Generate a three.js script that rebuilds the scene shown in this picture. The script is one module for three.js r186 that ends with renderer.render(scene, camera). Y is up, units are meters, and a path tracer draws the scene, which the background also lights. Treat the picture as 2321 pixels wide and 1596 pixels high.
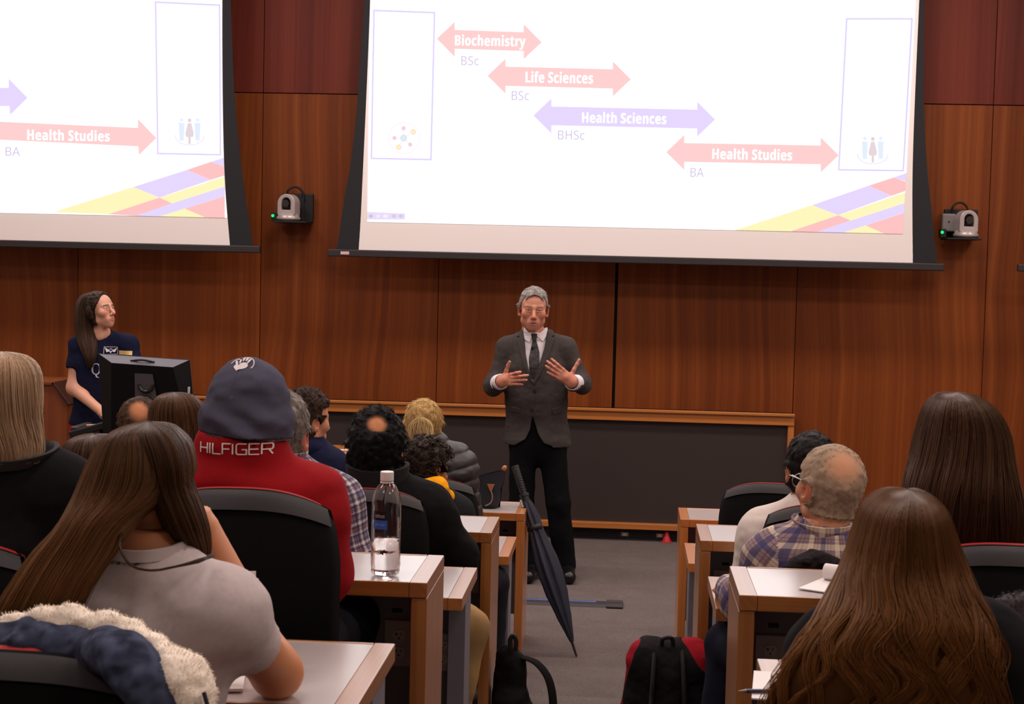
import * as THREE from 'three';
import { RoundedBoxGeometry } from 'three/addons/geometries/RoundedBoxGeometry.js';
import { mergeGeometries, mergeVertices, toCreasedNormals } from 'three/addons/utils/BufferGeometryUtils.js';
import { RectAreaLightUniformsLib } from 'three/addons/lights/RectAreaLightUniformsLib.js';

// ---------------------------------------------------------------- camera, light, exposure
const FOCAL = 3600, W_PX = 2321, H_PX = 1596, EYE = 2.06503;
const scene = new THREE.Scene();
scene.background = new THREE.Color(0x000000);
const camera = new THREE.PerspectiveCamera(2 * Math.atan(H_PX / 2 / FOCAL) * 180 / Math.PI, W_PX / H_PX, 0.1, 60);
camera.position.set(0, EYE, 0);
camera.rotation.order = 'YXZ';
camera.rotation.set(-3.3755 * Math.PI / 180, 4.06637 * Math.PI / 180, 1.36992 * Math.PI / 180);
camera.updateMatrixWorld(true);
camera.focus = 7.0; camera.userData.fStop = 13;
const renderer = new THREE.WebGLRenderer({ antialias: true });
renderer.toneMapping = THREE.LinearToneMapping;
renderer.toneMappingExposure = 1.0;
renderer.shadowMap.enabled = true;
RectAreaLightUniformsLib.init();
const CEIL_Y = 5.0, LAMP_WARM = 0xffece6;
// ceiling panels [x, z, intensity]
const CEILING_LAMPS = [
  [-4.2, -9.6, 27], [-1.4, -9.6, 27], [1.4, -9.6, 27], [4.2, -9.6, 27],
  [-4.2, -6.6, 17], [-1.4, -6.6, 17], [1.4, -6.6, 17], [4.2, -6.6, 17],
  [-4.2, -3.4, 16], [-1.4, -3.4, 16], [1.4, -3.4, 16], [4.2, -3.4, 16],
  [-2.8, -0.2, 17], [2.8, -0.2, 17],
];
const LAMP_W = 1.2, LAMP_D = 0.6;
const SLIDE_GLOW = 1.5, SLIDE_LIGHT = 0.35;

// ---------------------------------------------------------------- helpers
const V = (x, y, z) => new THREE.Vector3(x, y, z);
const PI = Math.PI, R = (d) => d * PI / 180;
function rng(seed) { let s = seed >>> 0; return () => { s = (s + 0x6D2B79F5) | 0; let t = Math.imul(s ^ (s >>> 15), 1 | s); t = (t + Math.imul(t ^ (t >>> 7), 61 | t)) ^ t; return ((t ^ (t >>> 14)) >>> 0) / 4294967296; }; }
const clamp = (x, a, b) => x < a ? a : x > b ? b : x;
const lerp = (a, b, t) => a + (b - a) * t;
const sstep = (a, b, x) => { const t = clamp((x - a) / (b - a), 0, 1); return t * t * (3 - 2 * t); };
function hash3(x, y, z) { let h = Math.imul(x, 374761393) ^ Math.imul(y, 668265263) ^ Math.imul(z, 2147483647 - 1274126177); h = Math.imul(h ^ (h >>> 13), 1274126177); return ((h ^ (h >>> 16)) >>> 0) / 4294967296; }
function noise(x, y, z) {
  const xi = Math.floor(x), yi = Math.floor(y), zi = Math.floor(z); let fx = x - xi, fy = y - yi, fz = z - zi;
  fx = fx * fx * (3 - 2 * fx); fy = fy * fy * (3 - 2 * fy); fz = fz * fz * (3 - 2 * fz);
  const l = (a, b, t) => a + (b - a) * t;
  return l(l(l(hash3(xi, yi, zi), hash3(xi + 1, yi, zi), fx), l(hash3(xi, yi + 1, zi), hash3(xi + 1, yi + 1, zi), fx), fy),
    l(l(hash3(xi, yi, zi + 1), hash3(xi + 1, yi, zi + 1), fx), l(hash3(xi, yi + 1, zi + 1), hash3(xi + 1, yi + 1, zi + 1), fx), fy), fz) * 2 - 1;
}
const fbm = (x, y, z, o = 3) => { let s = 0, a = 1; for (let i = 0; i < o; i++) { s += a * noise(x, y, z); x *= 2.03; y *= 2.03; z *= 2.03; a *= 0.5; } return s; };
// the point of the world seen at a pixel of the photograph, at distance z down the room
function at(px, py, z) {
  const d = V((px - W_PX / 2) / FOCAL, (H_PX / 2 - py) / FOCAL, -1).applyQuaternion(camera.quaternion);
  const t = -z / d.z; return V(d.x * t, EYE + d.y * t, -z);
}
const pxm = (z) => z / FOCAL;                         // metres per pixel at that distance
const names = new Map();
function numbered(n) { const k = names.get(n) || 0; names.set(n, k + 1); return k ? n + '_' + String(k).padStart(3, '0') : n; }
function tag(o, label, category, group) { o.userData.label = label; o.userData.category = category; if (group) o.userData.group = group; return o; }
function thing(name, label, category, pos = V(0, 0, 0), turn = 0, group) {
  const g = new THREE.Group(); g.name = numbered(name); g.position.copy(pos); g.rotation.y = turn; scene.add(g); tag(g, label, category, group); return g;
}
function struct(name, geo, m) { const o = new THREE.Mesh(geo, m); o.name = name; o.userData.kind = 'structure'; scene.add(o); return o; }
function part(name, geo, m, parent, label) { const o = new THREE.Mesh(geo, m); o.name = name; if (label) o.userData.label = label; parent.add(o); return o; }
// a part given in world coordinates under a thing that only has a position
function wpart(name, geo, m, parent, label) { let p = parent; const off = V(0, 0, 0); while (p && p !== scene) { off.add(p.position); p = p.parent; } geo.translate(-off.x, -off.y, -off.z); return part(name, geo, m, parent, label); }
function copyOf(root, pos, turn, label, group) { const r = root.clone(); r.name = numbered(root.name.replace(/_\d\d\d$/, '')); scene.add(r); r.position.copy(pos); r.rotation.y = turn; r.userData = { ...root.userData, label }; if (group) r.userData.group = group; return r; }
const std = (color, roughness = 0.7, extra = {}) => new THREE.MeshStandardMaterial({ color, roughness, ...extra });
const phys = (color, roughness, extra = {}) => new THREE.MeshPhysicalMaterial({ color, roughness, ...extra });
function box(w, h, d, x = 0, y = 0, z = 0, r = 0) { const g = r ? new RoundedBoxGeometry(w, h, d, 2, r) : new THREE.BoxGeometry(w, h, d); g.translate(x, y, z); return r ? g : g; }
const plain = (g) => { const n = g.index ? g.toNonIndexed() : g; for (const k of Object.keys(n.attributes)) if (!['position', 'normal', 'uv'].includes(k)) n.deleteAttribute(k); return n; };
const merge = (list) => mergeGeometries(list.map(plain));
// box with uv in metres, grain (v) along the given axis
function woodBox(w, h, d, x, y, z, axis = 'y', r = 0.002) {
  const g = plain(new RoundedBoxGeometry(w, h, d, 1, Math.min(r, w / 3, h / 3, d / 3))), p = g.attributes.position, n = g.attributes.normal, uv = new Float32Array(p.count * 2);
  const ox = ((x * 7.31 + z * 3.7) % 1 + 1) % 1, oy = ((y * 5.1 + z * 1.9) % 1 + 1) % 1;
  for (let i = 0; i < p.count; i++) {
    const c = [p.getX(i), p.getY(i), p.getZ(i)], a = [Math.abs(n.getX(i)), Math.abs(n.getY(i)), Math.abs(n.getZ(i))];
    const ia = 'xyz'.indexOf(axis), flat = a.indexOf(Math.max(...a)); const rest = [0, 1, 2].filter((k) => k !== ia && k !== flat);
    uv[2 * i] = c[rest[0] ?? 0] + ox + (flat === ia ? c[rest[1]] : 0); uv[2 * i + 1] = flat === ia ? c[rest[1]] : c[ia] + oy;
  }
  g.setAttribute('uv', new THREE.BufferAttribute(uv, 2)); g.translate(x, y, z); return g;
}
function tube(pts, r, seg = 24, rad = 8, closed = false) { return new THREE.TubeGeometry(new THREE.CatmullRomCurve3(pts, closed), seg, r, rad, closed); }
function dataTex(w, h, fn, srgb = true, rep) {
  const a = new Uint8Array(w * h * 4);
  for (let j = 0; j < h; j++) for (let i = 0; i < w; i++) { const c = fn(i / w, j / h, i, j), k = (j * w + i) * 4; a[k] = clamp(c[0], 0, 255); a[k + 1] = clamp(c[1], 0, 255); a[k + 2] = clamp(c[2], 0, 255); a[k + 3] = 255; }
  const t = new THREE.DataTexture(a, w, h); t.wrapS = t.wrapT = THREE.RepeatWrapping; t.magFilter = THREE.LinearFilter; t.minFilter = THREE.LinearMipmapLinearFilter; t.generateMipmaps = true;
  if (srgb) t.colorSpace = THREE.SRGBColorSpace; if (rep) t.repeat.set(rep[0], rep[1]); t.needsUpdate = true; return t;
}
function canvasTex(w, h, draw) { const c = document.createElement('canvas'); c.width = w; c.height = h; draw(c.getContext('2d'), w, h); const t = new THREE.CanvasTexture(c); t.colorSpace = THREE.SRGBColorSpace; t.anisotropy = 8; return t; }
// tileable 1-D noise
function ring1(seed, n) { const r = rng(seed), a = Array.from({ length: n }, () => r()); return (t) => { const x = ((t % 1) + 1) % 1 * n, i = Math.floor(x), f = x - i, s = f * f * (3 - 2 * f); return a[i % n] * (1 - s) + a[(i + 1) % n] * s; }; }
function woodTex(seed, base, dark, light, w, h, repM, opt = {}) {
  const k = [[9, .30], [23, .28], [61, .24], [150, .18]].map(([n, a], i) => [ring1(seed + i * 17, n), a]), wob = ring1(seed + 99, 5), wob2 = ring1(seed + 98, 3), lum = ring1(seed + 77, 14), fleck = ring1(seed + 55, 260);
  const str = opt.streak ?? 1, vert = ring1(seed + 3, 40);
  const t = dataTex(w, h, (u, v, i, j) => {
    const uu = u + (wob(v) - .5) * .05 + (wob2(v + u) - .5) * .035 * Math.sin(u * 2 * PI);
    let s = 0; for (const [f, a] of k) s += a * f(uu);
    const hi = Math.pow(lum(uu), 7) * 0.9;
    let m = (s - .5) * 1.7 * str; const g = (hash3(i, j >> 3, seed) - .5) * .10 + (fleck(u) - .5) * .10 * (0.5 + vert(v));
    m += g; const c = [0, 1, 2].map((q) => m < 0 ? lerp(base[q], dark[q], clamp(-m * 1.6, 0, 1)) : lerp(base[q], light[q], clamp(m * 1.5, 0, 1)));
    return c.map((x, q) => lerp(x, light[q], hi * str));
  });
  t.repeat.set(1 / repM[0], 1 / repM[1]); return t;
}
// ---------------------------------------------------------------- materials
const T = {
  panelA: woodTex(11, [119, 58, 18], [93, 41, 11], [147, 80, 31], 512, 512, [1.33, 3.4], { streak: .75 }),
  panelB: woodTex(29, [117, 57, 18], [91, 40, 11], [145, 79, 31], 512, 512, [1.33, 3.4], { streak: .75 }),
  panelUp: woodTex(43, [104, 41, 28], [80, 29, 18], [121, 55, 38], 512, 512, [1.33, 3.4], { streak: .75 }),
  oak: woodTex(71, [186, 113, 48], [160, 90, 34], [204, 134, 64], 256, 512, [0.35, 1.6], { streak: .6 }),
  oakDark: woodTex(83, [124, 62, 32], [98, 44, 20], [142, 78, 42], 256, 512, [0.5, 1.6], { streak: .6 }),
  carpet: dataTex(512, 512, (u, v, i, j) => { const n = hash3(i, j, 3) - .5, m = hash3(i >> 1, j >> 1, 8) - .5, q = fbm(u * 10, v * 10, 1, 3) * 3; return [96 + n * 34 + m * 15 + q, 85 + n * 34 + m * 15 + q, 82 + n * 34 + m * 15 + q]; }),
};
T.carpet.repeat.set(0.9, 0.9);
const M = {
  panelA: phys(0xffffff, .5, { map: T.panelA, specularIntensity: .45 }), panelB: phys(0xffffff, .5, { map: T.panelB, specularIntensity: .45 }), panelUp: phys(0xffffff, .5, { map: T.panelUp, specularIntensity: .45 }),
  oak: phys(0xffffff, .38, { map: T.oak, clearcoat: 1, clearcoatRoughness: .26 }), oakDark: std(0xffffff, .42, { map: T.oakDark }),
  carpet: std(0xffffff, .96, { map: T.carpet }),
  gapDark: std(0x0a0605, .9), laminate: phys(0xbcb1ae, .35, { clearcoat: 1, clearcoatRoughness: .24 }),
  black: std(0x070707, .6), blackGloss: std(0x0b0b0c, .28), darkGrey: std(0x2b2829, .5), greyPanel: std(0x77727a, .5), midGrey: std(0x5c585b, .5),
  steel: std(0x9a938c, .34, { metalness: .9 }), ivory: std(0xd8d0c4, .4), red: std(0xa01a1c, .75), plaster: std(0xb9ab9d, .9), ceiling: std(0xcfc8be, .95),
  silver: std(0xb3a8a6, .32, { metalness: .25 }), screenFabric: std(0xf0eae8, .92), screenBlack: std(0x15151b, .8),
  board: std(0x2f2522, .6), white: std(0xe9e4e2, .6), lens: phys(0x050508, .08, { clearcoat: 1 }),
};
M.monBack = phys(0x080708, .5, { specularIntensity: .3 });
// ---------------------------------------------------------------- room shell
const WALL_Z = -11.75, X0 = -6.6, X1 = 5.2, ZB = 2.6;
{
  const fl = []; const slab = (y, z0, z1) => { const g = new THREE.BoxGeometry(X1 - X0 + .4, .3, z1 - z0); const p = g.attributes.position, uv = g.attributes.uv; g.translate((X0 + X1) / 2, y - .15, (z0 + z1) / 2); for (let i = 0; i < p.count; i++) uv.setXY(i, p.getX(i), p.getZ(i) + p.getY(i)); return g; };
  struct('floor', slab(0, WALL_Z - .2, -6.35), M.carpet);
  const f1 = struct('floor_tier_1', slab(.256, -6.50, -4.3), M.carpet), f2 = struct('floor_tier_2', slab(.477, -4.46, ZB + .2), M.carpet);
  struct('ceiling', box(X1 - X0 + .4, .2, ZB - WALL_Z + .4, (X0 + X1) / 2, CEIL_Y + .1, (ZB + WALL_Z) / 2), M.ceiling);
  struct('wall_left', box(.2, CEIL_Y + .5, ZB - WALL_Z + .4, X0 - .1, CEIL_Y / 2 - .05, (ZB + WALL_Z) / 2), M.plaster);
  struct('wall_right', box(.2, CEIL_Y + .5, ZB - WALL_Z + .4, X1 + .1, CEIL_Y / 2 - .05, (ZB + WALL_Z) / 2), M.plaster);
  struct('wall_back', box(X1 - X0, CEIL_Y + .5, .2, (X0 + X1) / 2, CEIL_Y / 2 - .05, ZB + .1), M.plaster);
  // front wall: a dark backing with the veneer panels hung on it
  const wf = struct('wall_front', box(X1 - X0, CEIL_Y + .5, .18, (X0 + X1) / 2, CEIL_Y / 2 - .05, WALL_Z - .12), M.gapDark);
  const seams = [X0, -5.55, at(175, 680, 11.74).x, at(590, 620, 11.74).x, at(991, 760, 11.74).x, at(1394, 760, 11.74).x, at(1803, 760, 11.74).x, 2.6, 3.95, X1];
  const splitY = at(700, 212, 11.74).y;
  const veneer = (x0, x1, y0, y1, m, k) => {
    const g = woodBox(x1 - x0, y1 - y0, .028, (x0 + x1) / 2, (y0 + y1) / 2, WALL_Z - .014, 'y', .0025);
    const uv = g.attributes.uv; for (let i = 0; i < uv.count; i++) uv.setXY(i, uv.getX(i) + k * .37, uv.getY(i) + k * .61); part('wood_panel', g, m, wf);
  };
  for (let i = 0; i + 1 < seams.length; i++) {
    const gl = i === 5 ? .011 : .0022, gr = i === 4 ? .011 : .0022, a = seams[i] + gl, b = seams[i + 1] - gr;
    veneer(a, b, .10, splitY - .003, i % 2 ? M.panelB : M.panelA, i);
    veneer(a, b, splitY + .003, CEIL_Y, M.panelUp, i + 20);
  }
  struct('baseboard_front', box(X1 - X0, .10, .02, (X0 + X1) / 2, .05, WALL_Z + .005), std(0x17151a, .6));
}
// ---------------------------------------------------------------- ceiling lamps
{
  const lm = new THREE.MeshStandardMaterial({ color: 0xffffff, emissive: LAMP_WARM, emissiveIntensity: 1.2 });
  CEILING_LAMPS.forEach(([x, z, I], i) => {
    const side = x < -2 ? 'far left' : x < 0 ? 'left' : x < 2 ? 'right' : 'far right', row = z < -9 ? 'before the screens' : z < -6 ? 'over the front rows' : z < -3 ? 'over the rear rows' : 'at the back';
    const g = thing('ceiling_light', `flat warm ceiling light panel ${row}, ${side} of its row`, 'ceiling light', V(x, CEIL_Y - .03, z));
    part('frame', merge([box(LAMP_W + .06, .05, .03, 0, 0, LAMP_D / 2 + .015), box(LAMP_W + .06, .05, .03, 0, 0, -LAMP_D / 2 - .015), box(.03, .05, LAMP_D, LAMP_W / 2 + .015, 0, 0), box(.03, .05, LAMP_D, -LAMP_W / 2 - .015, 0, 0)]), M.white, g);
    part('diffuser', box(LAMP_W, .012, LAMP_D, 0, .01, 0), lm, g);
    const l = new THREE.RectAreaLight(LAMP_WARM, I, LAMP_W, LAMP_D); l.position.set(x, CEIL_Y - .06, z); l.lookAt(x, 0, z); l.castShadow = true; scene.add(l);
  });
}
// ---------------------------------------------------------------- projection screens
const SCR_Z = 11.36;
function slideTex(toU, w, h, left) {
  return canvasTex(w, h, (c) => {
    c.fillStyle = '#ffffff'; c.fillRect(0, 0, w, h);
    const P = (x, y) => toU(x, y);
    const adj = (h) => { if (h === '#ffffff') return h; const q = new THREE.Color(h).multiplyScalar(1 / SLIDE_GLOW); return '#' + q.getHexString(); };
    const poly = (pts, col) => { c.fillStyle = adj(col); c.beginPath(); pts.forEach(([x, y], i) => { const [u, v] = P(x, y); i ? c.lineTo(u, v) : c.moveTo(u, v); }); c.closePath(); c.fill(); };
    const line = (pts, col, lw) => { c.strokeStyle = adj(col); c.lineWidth = lw; c.beginPath(); pts.forEach(([x, y], i) => { const [u, v] = P(x, y); i ? c.lineTo(u, v) : c.moveTo(u, v); }); c.closePath(); c.stroke(); };
    const S = Math.abs(P(1100, 300)[0] - P(1000, 300)[0]) / 100;      // canvas pixels per photo pixel
    const text = (s, x0, x1, yb, size, col, font, weight = '') => { const [u0, v] = P(x0, yb), [u1] = P(x1, yb); c.fillStyle = adj(col); c.font = `${weight} ${size * S}px ${font}`; c.textBaseline = 'alphabetic'; const wd = c.measureText(s).width; c.save(); c.translate(u0, v); c.scale((u1 - u0) / wd, 1); c.fillText(s, 0, 0); c.restore(); };
    const PINK = '#ffcfcf', LILAC = '#e6d6ff', YEL = '#fff7bc', RED2 = '#ffc2c2', FRAME = '#e0d4ff';
    const dbl = (x0, x1, y, yr, hh, bh, hl, col) => { const sl = (yr - y) / (x1 - x0), Y = (x) => y + (x - x0) * sl; poly([[x0, Y(x0)], [x0 + hl, Y(x0 + hl) - hh], [x0 + hl, Y(x0 + hl) - bh], [x1 - hl, Y(x1 - hl) - bh], [x1 - hl, Y(x1 - hl) - hh], [x1, Y(x1)], [x1 - hl, Y(x1 - hl) + hh], [x1 - hl, Y(x1 - hl) + bh], [x0 + hl, Y(x0 + hl) + bh], [x0 + hl, Y(x0 + hl) + hh]], col); };
    const people = (x, y) => {
      for (const s of [-1, 1]) { c.fillStyle = adj('#e4eeff'); poly([[x + s * 18 - 7, y - 27], [x + s * 18 + 7, y - 26], [x + s * 18 + 5, y + 14], [x + s * 18 - 5, y + 14]], '#e4eeff'); const [u, v] = P(x + s * 18, y - 33); c.beginPath(); c.arc(u, v, 4 * S, 0, 7); c.fill(); }
      poly([[x - 4, y - 26], [x + 4, y - 26], [x + 10, y - 2], [x + 8, y + 6], [x + 3, y + 6], [x + 3, y + 22], [x - 3, y + 22], [x - 3, y + 6], [x - 8, y + 6], [x - 10, y - 2]], '#e6d6dc'); { const [u, v] = P(x, y - 32); c.fillStyle = adj('#e6d2d8'); c.beginPath(); c.arc(u, v, 4.5 * S, 0, 7); c.fill(); }
      const [u, v] = P(x, y + 4); c.strokeStyle = adj('#e6daf8'); c.lineWidth = 2.2 * S; c.beginPath(); c.ellipse(u, v, 33 * S, 20 * S, 0, -.15, PI + .15); c.stroke();
    };
    if (!left) {
      line([[848, 24], [985, 29], [977, 362], [842, 359]], FRAME, 4 * S); line([[1919, 43], [2067, 43], [2047, 387], [1901, 385]], FRAME, 4 * S);
      dbl(990, 1228, 88, 96, 40, 21.5, 41, PINK); text('Biochemistry', 1029, 1191, 103, 32, '#ffffff', 'sans-serif', 'bold');
      dbl(1105, 1430, 172, 180, 40, 22, 41, PINK); text('Life Sciences', 1189, 1345, 187, 33, '#ffffff', 'sans-serif', 'bold');
      dbl(1209, 1621, 262, 271, 40, 21.5, 41, LILAC); text('Health Sciences', 1317, 1511, 278, 32, '#ffffff', 'sans-serif', 'bold');
      dbl(1510, 1901, 345, 352, 40, 21.5, 41, PINK); text('Health Studies', 1612, 1796, 360, 32, '#ffffff', 'sans-serif', 'bold');
      text('BSc', 1043, 1086, 148, 28, '#d0c0e2', 'sans-serif'); text('BSc', 1157, 1200, 227, 28, '#d0c0e2', 'sans-serif'); text('BHSc', 1262, 1326, 316, 28, '#d0c0e2', 'sans-serif'); text('BA', 1562, 1595, 401, 28, '#d0c0e2', 'sans-serif');
      { const [u, v] = P(916, 313); c.strokeStyle = adj('#eadff4'); c.lineWidth = 1.6 * S; c.beginPath(); c.arc(u, v, 35 * S, 0, 7); c.stroke();
        for (const [dx, dy, r, col, ed] of [[-1, -22, 4, '#fbd0dc', '#f3bccd'], [21, -14, 5.5, '#fff3b8', '#f6c9cf'], [-22, 0, 4, '#fbd0dc', '#f3bccd'], [14, 15, 4, '#fbd0dc', '#f3bccd'], [-12, 21, 5.5, '#fff3b8', '#f6c9cf'], [-1, 0, 7, '#d6f1f3', '#e2c9ee']]) { const [a, b] = P(916 + dx, 313 + dy); c.strokeStyle = adj('#dfc9e8'); c.lineWidth = 1.4 * S; c.beginPath(); c.moveTo(...P(915, 313)); c.lineTo(a, b); c.stroke(); c.fillStyle = adj(col); c.strokeStyle = adj(ed); c.beginPath(); c.arc(a, b, r * S, 0, 7); c.fill(); c.stroke(); } }
      people(1978, 347);
      poly([[1662, 523], [1840, 465], [1900, 488], [1790, 526]], YEL); poly([[1840, 465], [1968, 421], [2021, 444], [1900, 488]], LILAC); poly([[1968, 421], [2026, 402], [2058, 414], [2058, 431], [2021, 444]], RED2); poly([[2026, 402], [2060, 390], [2060, 414]], LILAC);
      poly([[1900, 488], [2058, 434], [2058, 458], [1928, 500]], YEL); poly([[1900, 488], [1928, 500], [1846, 528], [1788, 526]], RED2); poly([[1928, 500], [2058, 458], [2058, 480], [1962, 511], [1906, 530], [1846, 528]], LILAC); poly([[1962, 511], [2058, 480], [2058, 535], [2006, 533]], RED2); poly([[1962, 511], [2012, 533], [1902, 530]], YEL);
      poly([[833, 480], [919, 484], [918, 498], [833, 498]], '#e9ddf8');
      for (const [x, w2, col] of [[841, 10, '#cdbfdf'], [857, 8, '#f4eefc'], [874, 14, '#f6f0fd'], [893, 12, '#d7cae6'], [909, 12, '#d7cae6']]) poly([[x - w2 / 2, 490], [x, 485], [x + w2 / 2, 490], [x, 495]], col);
    } else {
      line([[353, 5], [498, 12], [500, 351], [358, 348]], FRAME, 4 * S);
      const X0a = -340; poly([[X0a, 200], [20, 199], [20, 178], [63, 222], [23, 261], [22, 241], [X0a, 240]], LILAC);
      poly([[X0a, 268], [0, 276], [313, 290], [313, 270], [355, 313], [315, 352], [314, 332], [0, 317], [X0a, 305]], PINK); text('Health Studies', 60, 250, 317, 32, '#ffffff', 'sans-serif', 'bold'); text('BA', 10, 46, 353, 28, '#d0c0e2', 'sans-serif');
      people(430, 305);
      poly([[120, 481], [302, 424], [362, 448], [248, 486]], YEL); poly([[302, 424], [424, 385], [478, 408], [362, 448]], LILAC); poly([[424, 385], [478, 367], [510, 378], [510, 398], [478, 408]], RED2); poly([[478, 367], [512, 356], [512, 379]], LILAC);
      poly([[362, 448], [510, 400], [510, 423], [390, 461]], YEL); poly([[362, 448], [390, 461], [310, 489], [246, 486]], RED2); poly([[390, 461], [510, 423], [510, 445], [419, 473], [362, 491], [308, 489]], LILAC); poly([[419, 473], [510, 445], [510, 497], [468, 494]], RED2); poly([[419, 473], [470, 495], [360, 491]], YEL);
    }
  });
}
function screen(label, left) {
  const z = SCR_Z, A = (x, y) => at(x, y, z);
  // outline of the white cloth and of the black masking either side, traced from the bottom bar up and carried on to the case under the ceiling
  const TOP = 4.72;
  const mid = left ? null : A(1440, 300);
  const w = left ? { bl: A(-620, 540), br: A(521, 556), mr: A(507.5, 357), tr: A(504, 0) } : { bl: A(813, 568), br: A(2069, 594), ml: A(820, 445), mr: A(2069, 361), tl: A(839, 0), tr: A(2083.6, 0) };
  if (left) { w.tl = V(w.br.x - 3.78, w.tr.y, -z); w.bl = V(w.br.x - 3.84, w.br.y, -z); w.ml = V(w.br.x - 3.80, w.mr.y, -z); }
  const yb = (w.bl.y + w.br.y) / 2;
  const imY0 = left ? A(260, 488).y : (A(833, 500).y + A(2045, 533).y) / 2;
  const edge = (pts) => { const c = new THREE.SplineCurve(pts.map((p) => new THREE.Vector2(p.y, p.x))); return (y) => { let a = 0, b = 1; for (let i = 0; i < 26; i++) { const m = (a + b) / 2; c.getPoint(m).x < y ? a = m : b = m; } return c.getPoint((a + b) / 2).y; }; };
  const L = edge([V(w.bl.x, yb, 0), w.ml, w.tl, V(w.tl.x - .01, TOP, 0)]), Rr = edge([V(w.br.x, yb, 0), w.mr, w.tr, V(w.tr.x + .012, TOP, 0)]);
  const out = (arr, inner, sgn) => { const p = arr.map(([x, y]) => A(x, y)); p[0].y = yb; const l = p[p.length - 1]; p.push(V(l.x - sgn * .03, TOP, 0)); return edge(p); };
  let oL, oR;
  if (left) { oR = out([[574, 556], [554, 432], [543, 338], [531, 207], [523, 0]], Rr, 1); oL = (y) => L(y) - (oR(y) - Rr(y)); }
  else { oL = out([[763, 563], [783, 435], [794, 373], [808, 252], [816, 136], [826, 0]], L, -1); oR = out([[2124, 594], [2112, 481], [2102, 385], [2094, 225], [2095, 0]], Rr, 1); }
  const base = V((w.bl.x + w.br.x) / 2, yb, -z);
  const g = thing('projection_screen', label, 'projection screen', base);
  const N = 90, strip = (fa, fb, y0, y1, zz, nx, uvf, wav) => {
    const P = [], U = [], I = []; for (let j = 0; j <= N; j++) { const y = lerp(y0, y1, j / N), a = fa(y), b = fb(y); for (let i = 0; i <= nx; i++) { const x = lerp(a, b, i / nx); P.push(x, y, zz + (wav ? wav(x, y) : 0)); const q = uvf ? uvf(x, y) : [x, y]; U.push(q[0], q[1]); } }
    for (let j = 0; j < N; j++) for (let i = 0; i < nx; i++) { const k = j * (nx + 1) + i; I.push(k, k + 1, k + nx + 2, k, k + nx + 2, k + nx + 1); }
    const q = new THREE.BufferGeometry(); q.setAttribute('position', new THREE.Float32BufferAttribute(P, 3)); q.setAttribute('uv', new THREE.Float32BufferAttribute(U, 2)); q.setIndex(I); q.computeVertexNormals(); return q;
  };
  const solid = (geo, t) => { const b = geo.clone(); b.translate(0, 0, -t); const ix = Array.from(b.index.array); for (let i = 0; i < ix.length; i += 3) [ix[i], ix[i + 1]] = [ix[i + 1], ix[i]]; b.setIndex(ix); b.computeVertexNormals(); return merge([geo, b]); };
  const iw = left ? { l: (y) => L(y) + .02, r: (y) => Rr(y) - .003 } : { l: (y) => lerp(A(833, 500).x, A(839.5, 0).x, (y - imY0) / (A(839, 0).y - imY0)), r: (y) => lerp(A(2046, 535).x, A(2075, 0).x, (y - imY0) / (A(2075, 0).y - imY0)) };
  // small stress folds fan out of the lower corners of the cloth
  const fold = (x, y) => { let d = 0; for (const [cx, s] of [[Rr(yb), -1], [L(yb), 1]]) { const dx = (x - cx) * s, dy = y - yb; if (dx < .5 && dy < .4) { const wgt = sstep(.5, .05, dx) * sstep(.36, .02, dy); d += wgt * .0030 * Math.sin((dx * .9 + dy * .75) * 150); } } return d; };
  wpart('screen_cloth', solid(strip(L, Rr, yb, TOP, -z, 160, null, fold), .004), M.screenFabric, g);
  wpart('masking_border', solid(strip(oL, L, yb, TOP, -z - .001, 4), .004), M.screenBlack, g, 'black masking at the left of the white cloth');
  wpart('masking_border', solid(strip(Rr, oR, yb, TOP, -z - .001, 4), .004), M.screenBlack, g, 'black masking at the right of the white cloth');
  const imT = TOP - .05, xl = Math.min(iw.l(imY0), iw.l(imT)), xr = Math.max(iw.r(imY0), iw.r(imT)), cw = 2048, ch = Math.round(cw * (imT - imY0) / (xr - xl));
  const uvf = (x, y) => [(x - xl) / (xr - xl), (y - imY0) / (imT - imY0)];
  const tex = slideTex((px, py) => { const p = A(px, py), q = uvf(p.x, p.y); return [q[0] * cw, (1 - q[1]) * ch]; }, cw, ch, left);
  const im = new THREE.MeshStandardMaterial({ color: 0x000000, roughness: 1, emissive: 0xffffff, emissiveMap: tex, emissiveIntensity: SLIDE_GLOW });
  wpart('projected_slide', strip(iw.l, iw.r, imY0, imT, -z + .004, 8, uvf), im, g, 'projected slide with arrows, course names and coloured corner');
  const bl = left ? V(w.br.x - 4.15, 0, 0) : A(744, 575), br = left ? A(590, 566) : A(2139, 602), by = yb - .026;
  wpart('bottom_bar', box(br.x - bl.x, .052, .05, (bl.x + br.x) / 2, by, -z, .008), std(0x2a2527, .45), g);
  wpart('screen_case', box(br.x - bl.x + .1, .16, .18, (bl.x + br.x) / 2, 4.80, -z, .02), M.white, g);
  for (const s of [-1, 1]) { const x = s < 0 ? bl.x + .15 : br.x - .15; wpart('hanger', box(.03, .14, .03, x, 4.94, -z), M.steel, g); }
  if (!left) wpart('maker_badge', box(.062, .022, .004, A(783, 576).x, by, -z + .026, .0015), std(0xd8b0b0, .5), g, 'small pale badge on the left end of the bar');
  const cx = (xl + xr) / 2, cy = (imY0 + imT) / 2, l = new THREE.RectAreaLight(0xfff4fb, SLIDE_LIGHT, xr - xl, imT - imY0); l.position.set(cx, cy, -z + .03); l.lookAt(cx, cy, 0); l.castShadow = true; scene.add(l);
}
screen('large projection screen behind the speaker showing four course arrows in steps', false);
screen('projection screen at the left, cut off, showing two arrow ends', true);
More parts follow.
